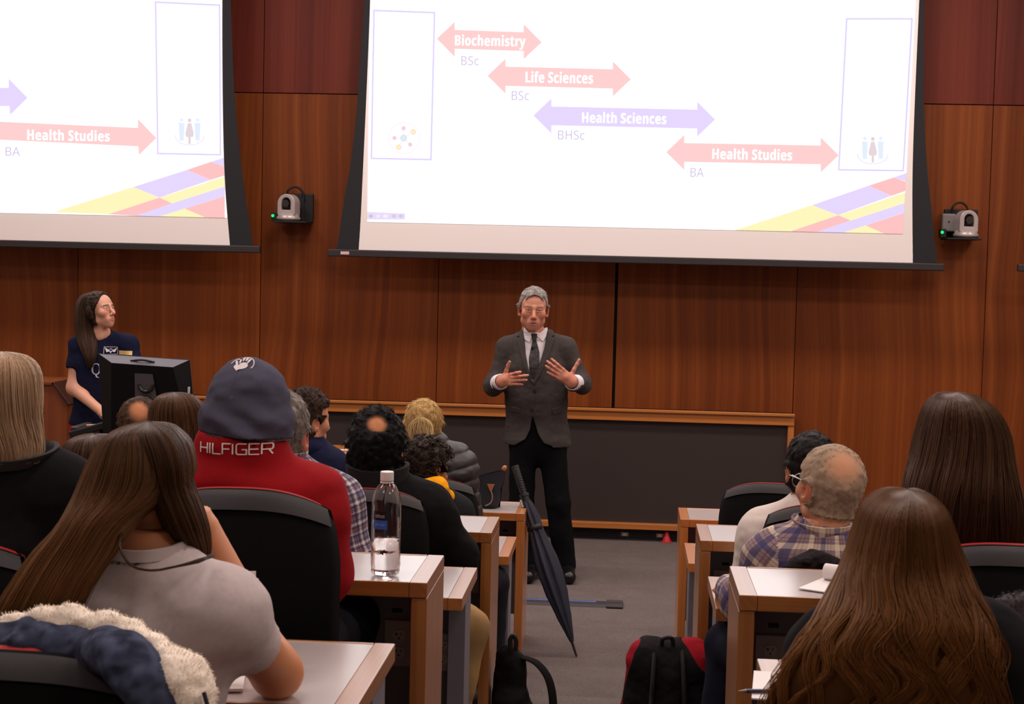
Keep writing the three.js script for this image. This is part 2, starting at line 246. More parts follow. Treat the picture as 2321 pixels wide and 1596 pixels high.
{ // the tip of a third screen's bar at the right edge of the photograph
  const p = at(2306, 607, SCR_Z), g = thing('projection_screen', 'black bar end of a further screen at the right edge of the photo', 'projection screen', V(p.x, p.y, -SCR_Z));
  wpart('bottom_bar', box(2.0, .05, .05, p.x + 1.0, p.y, -SCR_Z, .008), std(0x2a2527, .45), g);
  wpart('screen_cloth', box(1.6, TOPY() - p.y, .004, p.x + 1.1, (TOPY() + p.y) / 2, -SCR_Z), M.screenFabric, g);
  wpart('screen_case', box(2.0, .16, .18, p.x + 1.0, 4.80, -SCR_Z, .02), M.white, g);
}
function TOPY() { return 4.72; }
// ---------------------------------------------------------------- chalkboard with oak frame
{
  const z = 11.70, tl = at(140, 890, z), tr = at(1800, 936, z), yT = (at(700, 902, z).y + at(1500, 929, z).y) / 2, yB = at(1400, 1196, z).y;
  const xL = tl.x - .6, xR = tr.x, g = thing('chalkboard', 'long low dark chalkboard in an oak frame on the panelled wall', 'chalkboard', V((xL + xR) / 2, yB, -z));
  wpart('writing_surface', box(xR - xL - .04, yT - yB - .04, .02, (xL + xR) / 2, (yT + yB) / 2, -z - .015), M.board, g);
  wpart('top_rail', woodBox(xR - xL, .09, .06, (xL + xR) / 2, yT - .045, -z + .01, 'x', .004), M.oak, g);
  wpart('top_rail_lip', woodBox(xR - xL, .022, .085, (xL + xR) / 2, yT - .011, -z + .02, 'x', .004), M.oak, g);
  wpart('bottom_rail', woodBox(xR - xL, .045, .07, (xL + xR) / 2, yB + .02, -z + .015, 'x', .004), M.oak, g);
  wpart('side_stile', woodBox(.045, yT - yB, .05, xR - .022, (yT + yB) / 2, -z + .005, 'y', .004), M.oak, g);
}
// ---------------------------------------------------------------- wall cameras
const ledMat = new THREE.MeshStandardMaterial({ color: 0x0a3018, emissive: 0x18ff78, emissiveIntensity: 1.5 });
function ptz(px, py, label, yaw, power) {
  const z = 11.60, p = at(px, py, z), s = pxm(z), g = thing('wall_camera', label, 'camera', V(p.x, p.y, -11.72));
  const W = (w) => w * s, B = (n, geo, m, par = g) => part(n, geo, m, par);
  B('mounting_plate', box(W(74), W(66), .03, W(12), W(32), .014, .008), M.black); B('shelf', box(W(76), .012, .24, W(8), -.006, .12, .004), M.black);
  B('cable', tube([V(W(-10), W(50), .05), V(W(-8), W(72), .06), V(W(8), W(80), .05), V(W(22), W(72), .04), V(W(28), W(50), .04)], .008, 20, 6), M.black);
  const cz = .15, cx = W(power ? 16 : 0);
  const base = [[0, 0], [W(27), 0], [W(27.5), W(7)], [W(25), W(11)], [W(22), W(17)], [0, W(18)]].map(([a, b]) => new THREE.Vector2(a, b)); const bg = new THREE.LatheGeometry(base, 32); bg.translate(cx, .002, cz); B('camera_base', bg, M.silver);
  const ring = new THREE.TorusGeometry(W(26.5), .003, 6, 32); ring.rotateX(PI / 2); ring.translate(cx, W(4), cz); B('base_groove', ring, M.black);
  const head = new THREE.Group(); head.name = 'camera_head'; head.position.set(cx, W(16), cz); head.rotation.y = yaw; g.add(head);
  const arm = new THREE.Shape(); arm.moveTo(-W(20), 0); arm.lineTo(-W(20), W(24)); arm.absarc(0, W(24), W(20), PI, 0, true); arm.lineTo(W(20), 0); arm.closePath();
  const hole = new THREE.Path(); hole.moveTo(-W(13), W(8)); hole.lineTo(W(13), W(8)); hole.lineTo(W(13), W(26)); hole.absarc(0, W(26), W(13), 0, PI, false); hole.closePath(); arm.holes.push(hole);
  const ag = new THREE.ExtrudeGeometry(arm, { depth: W(26), bevelEnabled: true, bevelSize: .006, bevelThickness: .006, bevelSegments: 3, curveSegments: 20 }); ag.translate(0, 0, -W(13)); part('yoke', ag, M.silver, head);
  const bg2 = new THREE.SphereGeometry(W(13), 24, 18); bg2.scale(1, 1.05, 1.1); bg2.translate(0, W(24), 0); part('lens_housing', bg2, M.darkGrey, head);
  const ln = new THREE.CylinderGeometry(W(8.5), W(9.5), W(8), 24); ln.rotateX(PI / 2); ln.translate(0, W(24), W(13)); part('lens', ln, M.lens, head);
  const led = new THREE.SphereGeometry(.011, 12, 8); led.translate(W(-36), W(12), .16); B('status_light', led, ledMat);
  const box1 = box(W(14), W(20), .06, W(-33), W(10), .12, .006); B('power_injector', box1, M.black);
  if (power) { B('control_box', box(W(30), W(40), .05, W(-20), W(34), .10, .012), std(0x77706f, .45)); B('control_box_screw', (() => { const q = new THREE.CylinderGeometry(.006, .006, .006, 10); q.rotateX(PI / 2); q.translate(W(-20), W(36), .127); return q; })(), M.black); }
  else B('side_arm', box(.012, W(60), .02, W(30), W(24), .10, .004), M.black);
}
ptz(656, 502, 'silver dome camera on the panelled wall between the two projection screens', -.25, false);
ptz(2170, 540, 'silver dome camera with a grey box on the wall right of the large screen', .25, true);
// ---------------------------------------------------------------- small things along the foot of the front wall
for (const [px, py, lb] of [[1416, 1213, 'small metal floor socket at the foot of the wall below the chalkboard, left one'], [1496, 1216, 'small metal floor socket at the wall foot beside the red cone']]) { const p = at(px, py, 11.7), g = thing('wall_socket', lb, 'socket', V(p.x, p.y, -11.735), 0, 'sockets at the foot of the front wall'); part('cover_plate', box(.06, .035, .012, 0, 0, 0, .004), M.steel, g); part('socket_face', box(.03, .02, .006, 0, 0, .008, .002), M.ivory, g); }
{ const p = at(1511, 1221, 11.69), g = thing('marker_cone', 'small red cone standing at the wall below the chalkboard', 'cone', V(p.x, 0, -11.69)); const c = new THREE.LatheGeometry([[0, .075], [.012, .075], [.034, .006], [.034, 0], [0, 0]].reverse().map(([a, b]) => new THREE.Vector2(a, b)), 20); part('cone_body', c, std(0xc0202a, .5), g); part('cone_foot', box(.08, .006, .08, 0, .003, 0, .002), std(0xb01c24, .5), g); }
{ // cable cover on the carpet
  const a = at(1195, 1365, 9.47), b = at(1412, 1373, 9.43), z = 9.45, x0 = a.x - .35, x1 = b.x, L = x1 - x0, g = thing('cable_cover', 'flat dark cable cover with a blue stripe lying across the carpet', 'cable cover', V((x0 + x1) / 2, 0, -z));
  const s = new THREE.Shape(); s.moveTo(-.075, 0); s.lineTo(-.05, .012); s.lineTo(-.018, .016); s.lineTo(.018, .016); s.lineTo(.05, .012); s.lineTo(.075, 0); s.closePath();
  const q = new THREE.ExtrudeGeometry(s, { depth: L, bevelEnabled: false }); q.rotateY(PI / 2); q.translate(-L / 2, 0.001, 0); part('cover_strip', q, std(0x2c262a, .6), g);
  part('end_pad', box(.10, .014, .19, L / 2 - .05, .008, 0, .006), std(0x3a3336, .8), g); part('blue_stripe', box(L - .16, .004, .026, -.08, .018, .0, .001), phys(0x6d86c8, .22, { clearcoat: 1 }), g);
}
// ---------------------------------------------------------------- desks
const XL = -.4988, XR = .31206, TIER = [0, .25624, .47665];
const HI = { z: [8.6143, 6.5331, 4.4825], h: .735, d: .393 }, LO = { z: [7.6524, 5.5504, 3.5209], h: .7125, d: .519 };
M.plate = std(0xbdb2aa, .35, { metalness: .1 });
const outletPlate = (() => {
  const plate = (() => { const w = .078, h = .126, s = new THREE.Shape(); s.moveTo(-w / 2, -h / 2); s.lineTo(w / 2, -h / 2); s.lineTo(w / 2, h / 2); s.lineTo(-w / 2, h / 2); s.closePath(); return new THREE.ExtrudeGeometry(s, { depth: .002, bevelEnabled: true, bevelSize: .004, bevelThickness: .005, bevelSegments: 2 }); })();
  const rec = (() => { const s = new THREE.Shape(), r = .0185, h = .0148, a = Math.asin(h / r); s.absarc(0, 0, r, -a, a, false); s.absarc(0, 0, r, PI - a, PI + a, false); s.closePath(); return new THREE.ExtrudeGeometry(s, { depth: .004, bevelEnabled: true, bevelSize: .001, bevelThickness: .001, bevelSegments: 1, curveSegments: 10 }); })();
  const slots = merge([box(.0022, .009, .002, -.0065, .004, 0), box(.0022, .007, .002, .0065, .004, 0), box(.006, .0022, .002, -.0085, .004, 0), (() => { const q = new THREE.CylinderGeometry(.0028, .0028, .002, 10); q.rotateX(PI / 2); q.translate(0, -.008, 0); return q; })()]);
  return (parent, x, y, z) => { const p = part('outlet_plate', plate, M.plate, parent); p.position.set(x, y, z); for (const dy of [.024, -.024]) { const r = part('receptacle', rec, M.ivory, p); r.position.set(0, dy, .006); const s = part('receptacle_slots', slots, M.black, p); s.position.set(0, dy, .0117); } return p; };
})();
const meshTex = dataTex(64, 64, (u, v) => { const a = Math.hypot((u % .5) - .25, (v % .5) - .25) < .15; return a ? [4, 4, 5] : [52, 48, 50]; }); meshTex.repeat.set(50, 50);
const grille = std(0xffffff, .45, { map: meshTex });
function desk(kind, tier, side, label) {
  const D = kind === 'high' ? HI : LO, z = D.z[tier], y0 = TIER[tier], d = D.d, len = side < 0 ? 4.4 : 3.6, xe = side < 0 ? XL : XR, s = side < 0 ? -1 : 1;   // s: direction from the aisle end into the row
  const g = thing('lecture_desk', label, 'desk', V(xe, y0, -z)), th = .042, top = D.h;
  const oak = kind === 'high' && tier === 0 || tier === 0 ? M.oak : M.oakDark, m = tier === 0 ? M.oak : M.oakWarm;
  // top: oak frame round a laminate field
  const eb = .048, lb = .010, cx = s * len / 2;
  part('end_border', woodBox(eb, th, d, s * eb / 2, top - th / 2, d / 2, 'z', .003), m, g);
  part('front_edge', woodBox(len - eb, th, lb, s * (eb + (len - eb) / 2), top - th / 2, d - lb / 2, 'x', .003), m, g);
  part('rear_edge', woodBox(len - eb, th, lb, s * (eb + (len - eb) / 2), top - th / 2, lb / 2, 'x', .003), m, g);
  part('desk_top', box(len - eb, th - .004, d - 2 * lb, s * (eb + (len - eb) / 2), top - th / 2, d / 2), M.laminate, g);
  if (kind === 'high') {
    part('end_leg', woodBox(.042, top - th - .001, d - .004, s * .021, (top - th) / 2, d / 2, 'y', .003), m, g);
    const pz = .09; // panel set back from the sitter
    part('modesty_panel', box(len - .05, top - th - .20, .02, s * (len / 2 + .02), (top - th) / 2 + .08, .03), M.midGrey, g);
    part('power_panel', box(.19, top - th - .14, .03, s * .14, (top - th) / 2 + .06, pz - .03, .003), M.greyDim, g);
    part('grille_panel', (() => { const q = box(1.6, .30, .02, s * 1.04, top - th - .25, pz - .02); const p = q.attributes.position; for (let i = 0; i < p.count; i++) q.attributes.uv.setXY(i, p.getX(i) , p.getY(i)); return q; })(), grille, g);
    part('label_slot', box(.028, .012, .006, s * .122, top - .148, pz - .014, .001), M.black, g);
    outletPlate(g, s * .114, top - .24, pz - .010);
    part('support_leg', box(.04, top - th, .30, s * (len - .4), (top - th) / 2, .16, .004), M.midGrey, g);
  } else {
    const px = .02;
    part('cabinet_panel', box(len - .06, top - th, .03, s * (len / 2 + px), (top - th) / 2, .09, .003), M.greyPanel, g);
    part('cabinet_end', box(.06, top - th, .18, s * (px + .03), (top - th) / 2, .10, .003), M.greyPanel, g);
    part('cable_tray', box(len - .4, .06, .10, s * len / 2, top - th - .05, .17, .004), M.midGrey, g);
    outletPlate(g, s * .105, top - .28, .107);
  }
  return g;
}
M.oakWarm = phys(0xffffff, .38, { clearcoat: 1, clearcoatRoughness: .26, map: woodTex(91, [152, 92, 36], [126, 70, 23], [178, 118, 54], 256, 512, [0.35, 1.6], { streak: .6 }) });
M.greyDim = std(0x8a8488, .5);
desk('high', 0, -1, 'oak-edged desk at the left of the aisle with a dark tote bag on its end');
desk('low', 0, -1, 'oak-edged desk left of the aisle, just nearer than the one with the tote bag');
desk('high', 1, -1, 'oak-edged desk left of the aisle touched by the black coat sleeve of the balding man');
desk('low', 1, -1, 'oak-edged desk left of the aisle with a tan trouser knee beside its end');
desk('high', 2, -1, 'oak-edged desk left of the aisle with the water bottle standing on it');
desk('low', 2, -1, 'oak-edged desk at the bottom with the elbow of the girl in grey resting on it');
desk('high', 0, 1, 'farthest oak-edged desk right of the aisle, before the empty black chair');
desk('low', 0, 1, 'short visible end of the second oak-edged desk right of the aisle');
desk('high', 1, 1, 'oak-edged desk right of the aisle where the person in white sits');
desk('low', 1, 1, 'oak-edged desk right of the aisle with a plaid shirt cuff on its end');
desk('high', 2, 1, 'oak-edged desk right of the aisle with the rolled white paper on it');
desk('low', 2, 1, 'oak-edged desk at the bottom right with a pen lying on it');
// ---------------------------------------------------------------- chairs
const CHAIR_H = 1.02;
function backShell(w, h, t, bulge) {      // rounded, gently curved back; x across, y up from 0, front towards -z
  const NX = 22, NY = 22, P = [], I = [], hw = (v) => { const e = v > .72 ? Math.sqrt(Math.max(0, 1 - Math.pow((v - .72) / .28, 2) * .22)) : v < .3 ? .80 + .20 * sstep(0, .3, v) : 1; return e; };
  const pt = (u, v, side) => { const wv = w / 2 * hw(v), x = (u * 2 - 1) * wv; const edge = 1 - Math.pow(Math.abs(u * 2 - 1), 3.2); const ev = 1 - Math.pow(Math.abs(v * 2 - 1), 7); const yTop = h - .055 * Math.pow(Math.abs(u * 2 - 1), 2.6); const y = v * yTop; const cz = -.05 * Math.pow(u * 2 - 1, 2) + .05 * Math.sin(v * PI) * bulge - .03 * v; return [x, y, cz + side * t / 2 * Math.pow(Math.max(0, edge * ev), .35)]; };
  for (const sd of [1, -1]) for (let j = 0; j <= NY; j++) for (let i = 0; i <= NX; i++) P.push(...pt(i / NX, j / NY, sd));
  const st = (NX + 1) * (NY + 1);
  for (let s = 0; s < 2; s++) for (let j = 0; j < NY; j++) for (let i = 0; i < NX; i++) { const a = s * st + j * (NX + 1) + i, b = a + 1, c = a + NX + 1, d = c + 1; s ? I.push(a, c, b, b, c, d) : I.push(a, b, c, b, d, c); }
  let g = new THREE.BufferGeometry(); g.setAttribute('position', new THREE.Float32BufferAttribute(P, 3)); g.setIndex(I); g = mergeVertices(g, 1e-5); g.computeVertexNormals(); return g;
}
function makeChair(label, pos, turn) {
  const g = thing('swivel_chair', label, 'chair', pos, turn, 'black swivel chairs at the desks');
  const back = backShell(.50, .60, .05, 1); back.translate(0, CHAIR_H - .60, .23); part('back_shell', back, M.chairBlack, g);
  const cush = backShell(.485, .585, .06, 1); cush.translate(0, CHAIR_H - .5855, .203); part('back_cushion', cush, M.red, g, 'red upholstered front of the backrest');
  const band = (() => { const NX = 26, NY = 6, P = [], I = [], w = .503, h = .602; for (let j = 0; j <= NY; j++) for (let i = 0; i <= NX; i++) { const u = lerp(.02, .98, i / NX), q = Math.abs(u * 2 - 1), yT = h - .055 * Math.pow(q, 2.6), v = lerp(.925, .995, j / NY) , hw = Math.sqrt(Math.max(0, 1 - Math.pow((v - .72) / .28, 2) * .22)) * w / 2, cz = -.05 * q * q + .05 * Math.sin(v * PI) - .03 * v, e = Math.pow(Math.max(0, (1 - Math.pow(q, 3.2)) * (1 - Math.pow(Math.abs(v * 2 - 1), 7))), .35); P.push((u * 2 - 1) * hw, v * yT, cz + .028 * e + .0035); } for (let j = 0; j < NY; j++) for (let i = 0; i < NX; i++) { const k = j * (NX + 1) + i; I.push(k, k + 1, k + NX + 2, k, k + NX + 2, k + NX + 1); } const o = new THREE.BufferGeometry(); o.setAttribute('position', new THREE.Float32BufferAttribute(P, 3)); o.setIndex(I); o.computeVertexNormals(); return o; })();
  band.translate(0, CHAIR_H - .60, .23); part('top_band', band, M.chairBand, g, 'charcoal band along the top of the backrest');
  const seat = new RoundedBoxGeometry(.50, .09, .48, 4, .04); seat.translate(0, .48, -.02); part('seat', seat, M.red, g);
  part('seat_pan', box(.44, .03, .42, 0, .42, -.02, .012), M.black, g);
  part('back_bracket', tube([V(0, .42, .12), V(0, .42, .26), V(0, .52, .285), V(0, .66, .27)], .022, 16, 8), M.black, g);
  part('gas_column', (() => { const q = new THREE.CylinderGeometry(.026, .032, .30, 16); q.translate(0, .26, -.02); return q; })(), M.darkGrey, g);
  for (let k = 0; k < 5; k++) { const a = k / 5 * 2 * PI + .3, c = Math.cos(a), s = Math.sin(a), z0 = -.02; const b = part('base_leg', tube([V(0, .12, z0), V(c * .15, .11, z0 + s * .15), V(c * .29, .075, z0 + s * .29)], .02, 8, 8), M.black, g); const w = new THREE.CylinderGeometry(.03, .03, .04, 14); w.rotateX(PI / 2); w.rotateY(-a + PI / 2); w.translate(c * .29, .031, z0 + s * .29); part('castor', w, M.blackGloss, b); }
  return g;
}
M.chairBlack = phys(0x050505, .85, { specularIntensity: .25 }); M.chairBand = std(0x1e1a1b, .55);
const CH = 'black swivel chairs at the desks';
// [px of centre, py of top, distance, floor tier, turn, label]
const chairSpots = [
  [512, 1106, 3.62, 2, .10, 'black swivel chair behind the person in the red jacket and hood'],
  [50, 1474, 2.50, 2, -.06, 'black swivel chair at the bottom left with the fleece-lined denim jacket draped over it'],
  [-190, 1222, 3.62, 2, .1, 'black swivel chair with a red edge cut off at the left, behind the blonde woman'],
  [802, 1107, 5.66, 1, .14, 'black swivel chair with a red edge behind the balding man in the black coat'],
  [962, 1084, 7.76, 0, .12, 'black swivel chair with a red edge behind the padded grey jacket'],
  [1754, 1096, 7.76, 0, -.06, 'empty black swivel chair at the farthest right desk before the chalkboard'],
  [1898, 1146, 5.66, 1, -.1, 'black swivel chair with a red edge behind the person in the white shirt'],
  [1885, 1300, 4.52, 1, 0, 'black swivel chair under the dark coat, behind the man in the plaid shirt'],
  [2310, 1236, 3.62, 2, -.05, 'black swivel chair with a red edge at the right, behind the long brown hair'],
];
let chair0 = null;
for (const [px, py, z, t, turn, lb] of chairSpots) {
  const p = at(px, py, z), h = p.y - TIER[t]; const pos = V(p.x, TIER[t], -z - .2);
  const c = chair0 ? copyOf(chair0, pos, turn, lb, CH) : (chair0 = makeChair(lb, pos, turn));
  c.scale.set(1, h / CHAIR_H, 1);
}
// ---------------------------------------------------------------- teacher's table, lectern, monitor
{
  const z0 = 9.95, z1 = 10.72, a = at(560, 1040, z0), b = at(830, 1046, z0), yT = at(760, 1047, z0).y;
  const g = thing('front_table', 'oak-topped front table with a reddish panel, behind the navy sweatshirt', 'table', V((a.x + b.x) / 2, 0, -(z0 + z1) / 2));
  wpart('table_top', woodBox(b.x - a.x, .03, z1 - z0, (a.x + b.x) / 2, yT, -(z0 + z1) / 2, 'x', .004), M.oak, g);
  wpart('front_panel', woodBox(b.x - a.x - .04, yT - .06, .02, (a.x + b.x) / 2, yT / 2, -z0 - .04, 'y'), std(0xc9a0a0, .4, { map: T.panelUp }), g);
  for (const x of [a.x + .05, b.x - .05]) wpart('side_panel', woodBox(.03, yT - .04, z1 - z0 - .1, x, yT / 2 - .005, -(z0 + z1) / 2, 'y'), M.oakDark, g);
  const s1 = thing('paper_sheet', 'white sheet of paper lying on the oak front table', 'paper', V(at(780, 1044, z0 + .1).x, yT + .016, -z0 - .12)); part('sheet', box(.30, .002, .21, 0, .001, 0), M.white, s1);
  const q = at(775, 1030, z0 + .3); const s2 = thing('pointer_stick', 'thin white pointer lying behind the paper on the front table', 'pointer', V(q.x, yT + .016, -z0 - .42)); part('rod', (() => { const c = new THREE.CylinderGeometry(.006, .008, .36, 10); c.rotateZ(PI / 2); c.rotateY(.35); c.translate(0, .008, 0); return c; })(), M.white, s2);
}
{ // lectern at the far left
  const z = 10.75, tl = at(94, 867, z), tr = at(122, 866, z), rt = at(156, 912, z), g = thing('lectern', 'dark wooden lectern with a sloping side behind the blonde woman', 'lectern', V(tl.x - .1, 0, -z - .2));
  const xl = tl.x - .34, s = new THREE.Shape(); s.moveTo(xl, 0); s.lineTo(rt.x - .012, 0); s.lineTo(rt.x - .012, rt.y - .02); s.lineTo(tr.x, tr.y - .02); s.lineTo(xl, tl.y - .02); s.closePath();
  const q = new THREE.ExtrudeGeometry(s, { depth: .40, bevelEnabled: false }); q.translate(0, 0, -z - .4); wpart('lectern_body', q, std(0xffffff, .42, { map: T.oakDark }), g);
  wpart('top_board', woodBox(tr.x - xl + .012, .022, .44, (tr.x + xl) / 2, tr.y - .009, -z - .2, 'x', .003), M.oakDark, g);
  const ang = Math.atan2(rt.y - tr.y, rt.x - tr.x), sl = woodBox(Math.hypot(rt.x - tr.x, rt.y - tr.y) + .02, .02, .44, 0, 0, 0, 'z', .003); sl.rotateZ(ang); sl.translate((tr.x + rt.x) / 2, (tr.y + rt.y) / 2 - .01, -z - .2); wpart('sloping_board', sl, std(0x3a2018, .4), g);
}
{ // monitor seen from behind on a dark console arm
  const z = 9.45, A = (x, y, dz = 0) => at(x, y, z + dz), c = A(335, 890), g = thing('monitor', 'black computer monitor seen from behind, in front of the presenter', 'monitor', V(c.x, 0, -z));
  // body: back face smaller than the front; the top slopes towards the back
  const F8 = (pts) => { const P = pts.map((p) => [p.x, p.y, p.z]), f = [[0, 1, 2, 3], [7, 6, 5, 4], [0, 4, 5, 1], [1, 5, 6, 2], [2, 6, 7, 3], [3, 7, 4, 0]], pos = []; for (const [a, b, c2, d] of f) pos.push(...P[a], ...P[b], ...P[c2], ...P[a], ...P[c2], ...P[d]); const q = new THREE.BufferGeometry(); q.setAttribute('position', new THREE.Float32BufferAttribute(pos, 3)); q.computeVertexNormals(); return q; };
  const dz = .09;
  // near (back shell) face then far (bezel) face
  wpart('back_shell', F8([A(252, 985, -dz + .03), A(432, 985, -dz + .03), A(392, 834, -dz), A(252, 824, -dz), A(234, 990), A(446, 992), A(430, 816), A(223, 802)]), M.monBack, g);
  wpart('bezel', F8([A(234, 990, 0), A(446, 992, 0), A(431, 815, 0), A(223, 801, 0), A(234, 990, .02), A(446, 992, .02), A(431, 815, .02), A(223, 801, .02)]), M.midGrey, g);
  wpart('top_vent', F8([A(252, 823, -dz - .001), A(392, 833, -dz - .001), A(392, 832, -dz), A(252, 822, -dz), A(252, 822, -dz + .002), A(392, 832, -dz + .002), A(428, 816.5, -.003), A(225, 802.5, -.003)]), std(0x55515a, .35), g);
  wpart('carry_grip', tube([A(296, 818, -.055), A(322, 816, -.06), A(350, 821, -.055)], .007, 12, 6), M.black, g);
  wpart('mount_plate', F8([A(306, 905, -dz - .008), A(356, 905, -dz - .008), A(346, 848, -dz - .012), A(305, 846, -dz - .012), A(306, 905, -dz + .02), A(356, 905, -dz + .02), A(346, 848, -dz + .02), A(305, 846, -dz + .02)]), std(0x3f3c3f, .3), g);
  wpart('maker_badge', (() => { const q = new THREE.TorusGeometry(.042, .011, 8, 24, PI); q.rotateZ(PI); const p = A(331, 872, -dz - .014); q.rotateX(-.1); q.translate(p.x, p.y, p.z); return q; })(), M.blackGloss, g);
  wpart('stand_neck', tube([A(330, 900, -dz - .02), A(330, 950, -dz - .03), V(A(330, 960).x, .75, -z - .02)], .03, 14, 10), M.black, g);
  wpart('side_port', box(.012, .06, .02, A(429, 888, -.02).x, A(429, 888, -.02).y, -z + .03, .003), std(0xb8b4c4, .3), g);
  wpart('console_top', box(.66, .04, .5, A(330, 900).x, .74, -z - .05, .008), M.black, g); for (const s of [-1, 1]) wpart('console_leg', box(.04, .72, .44, A(330, 900).x + s * .29, .36, -z - .05, .004), M.black, g);
}
// ---------------------------------------------------------------- smooth bodies: distance fields meshed into one surface
class Field {
  constructor(k = .03) { this.p = []; this.k = k; this.disp = null; this.cut = []; }
  add(f, k = this.k, op = 1) { this.p.push([f, k, op]); return this; }
  cap(a, b, ra, rb = ra, k, op) { const bx = b.x - a.x, by = b.y - a.y, bz = b.z - a.z, L = 1 / Math.max(1e-9, bx * bx + by * by + bz * bz), ax = a.x, ay = a.y, az = a.z; return this.add((x, y, z) => { x -= ax; y -= ay; z -= az; let t = (x * bx + y * by + z * bz) * L; t = t < 0 ? 0 : t > 1 ? 1 : t; x -= bx * t; y -= by * t; z -= bz * t; return Math.sqrt(x * x + y * y + z * z) - ra - (rb - ra) * t; }, k, op); }
  ball(c, r, k, op) { return this.cap(c, c, r, r, k, op); }
  ell(c, rx, ry, rz, k, op, q) { const qi = q ? q.clone().invert() : null, v = new THREE.Vector3(), m = Math.min(rx, ry, rz); return this.add((x, y, z) => { x -= c.x; y -= c.y; z -= c.z; if (qi) { v.set(x, y, z).applyQuaternion(qi); x = v.x; y = v.y; z = v.z; } const l = Math.sqrt(x * x + y * y + z * z), s = Math.sqrt(x * x / (rx * rx) + y * y / (ry * ry) + z * z / (rz * rz)); return l < 1e-6 ? -m : (s - 1) * l / s; }, k, op); }
  // capsule of elliptic section: half width r across the side axis, r*fl along the facing axis (turn = yaw of the facing axis)
  ecap(a, b, ra, rb, fl, turn = 0, k, op) { const bx = b.x - a.x, by = b.y - a.y, bz = b.z - a.z, L = 1 / Math.max(1e-9, bx * bx + by * by + bz * bz), c = Math.cos(turn), s = Math.sin(turn), ax = a.x, ay = a.y, az = a.z; return this.add((x, y, z) => { x -= ax; y -= ay; z -= az; let t = (x * bx + y * by + z * bz) * L; t = t < 0 ? 0 : t > 1 ? 1 : t; x -= bx * t; y -= by * t; z -= bz * t; const u = x * c - z * s, w = x * s + z * c, l = Math.sqrt(x * x + y * y + z * z), e = Math.sqrt(u * u + y * y + w * w / (fl * fl)), r = ra + (rb - ra) * t; return l < 1e-6 ? -r * fl : (e - r) * l / e; }, k, op); }
  at(x, y, z) {
    let d = 1e3; for (let i = 0; i < this.p.length; i++) { const q = this.p[i], e = q[0](x, y, z), k = q[1]; if (q[2] > 0) { if (d > 9e2) { d = e; continue; } const h = Math.max(k - Math.abs(d - e), 0) / k; d = Math.min(d, e) - h * h * k * .25; } else { const h = Math.max(k - Math.abs(d + e), 0) / k; d = Math.max(d, -e) + h * h * k * .25; } }
    if (this.disp && d < .05 && d > -.05) d += this.disp(x, y, z); if (d > .12) return d; for (const c of this.cut) { const e = c(x, y, z); if (e > d) d = e; } return d;
  }
  fn() { return (x, y, z) => this.at(x, y, z); }
}
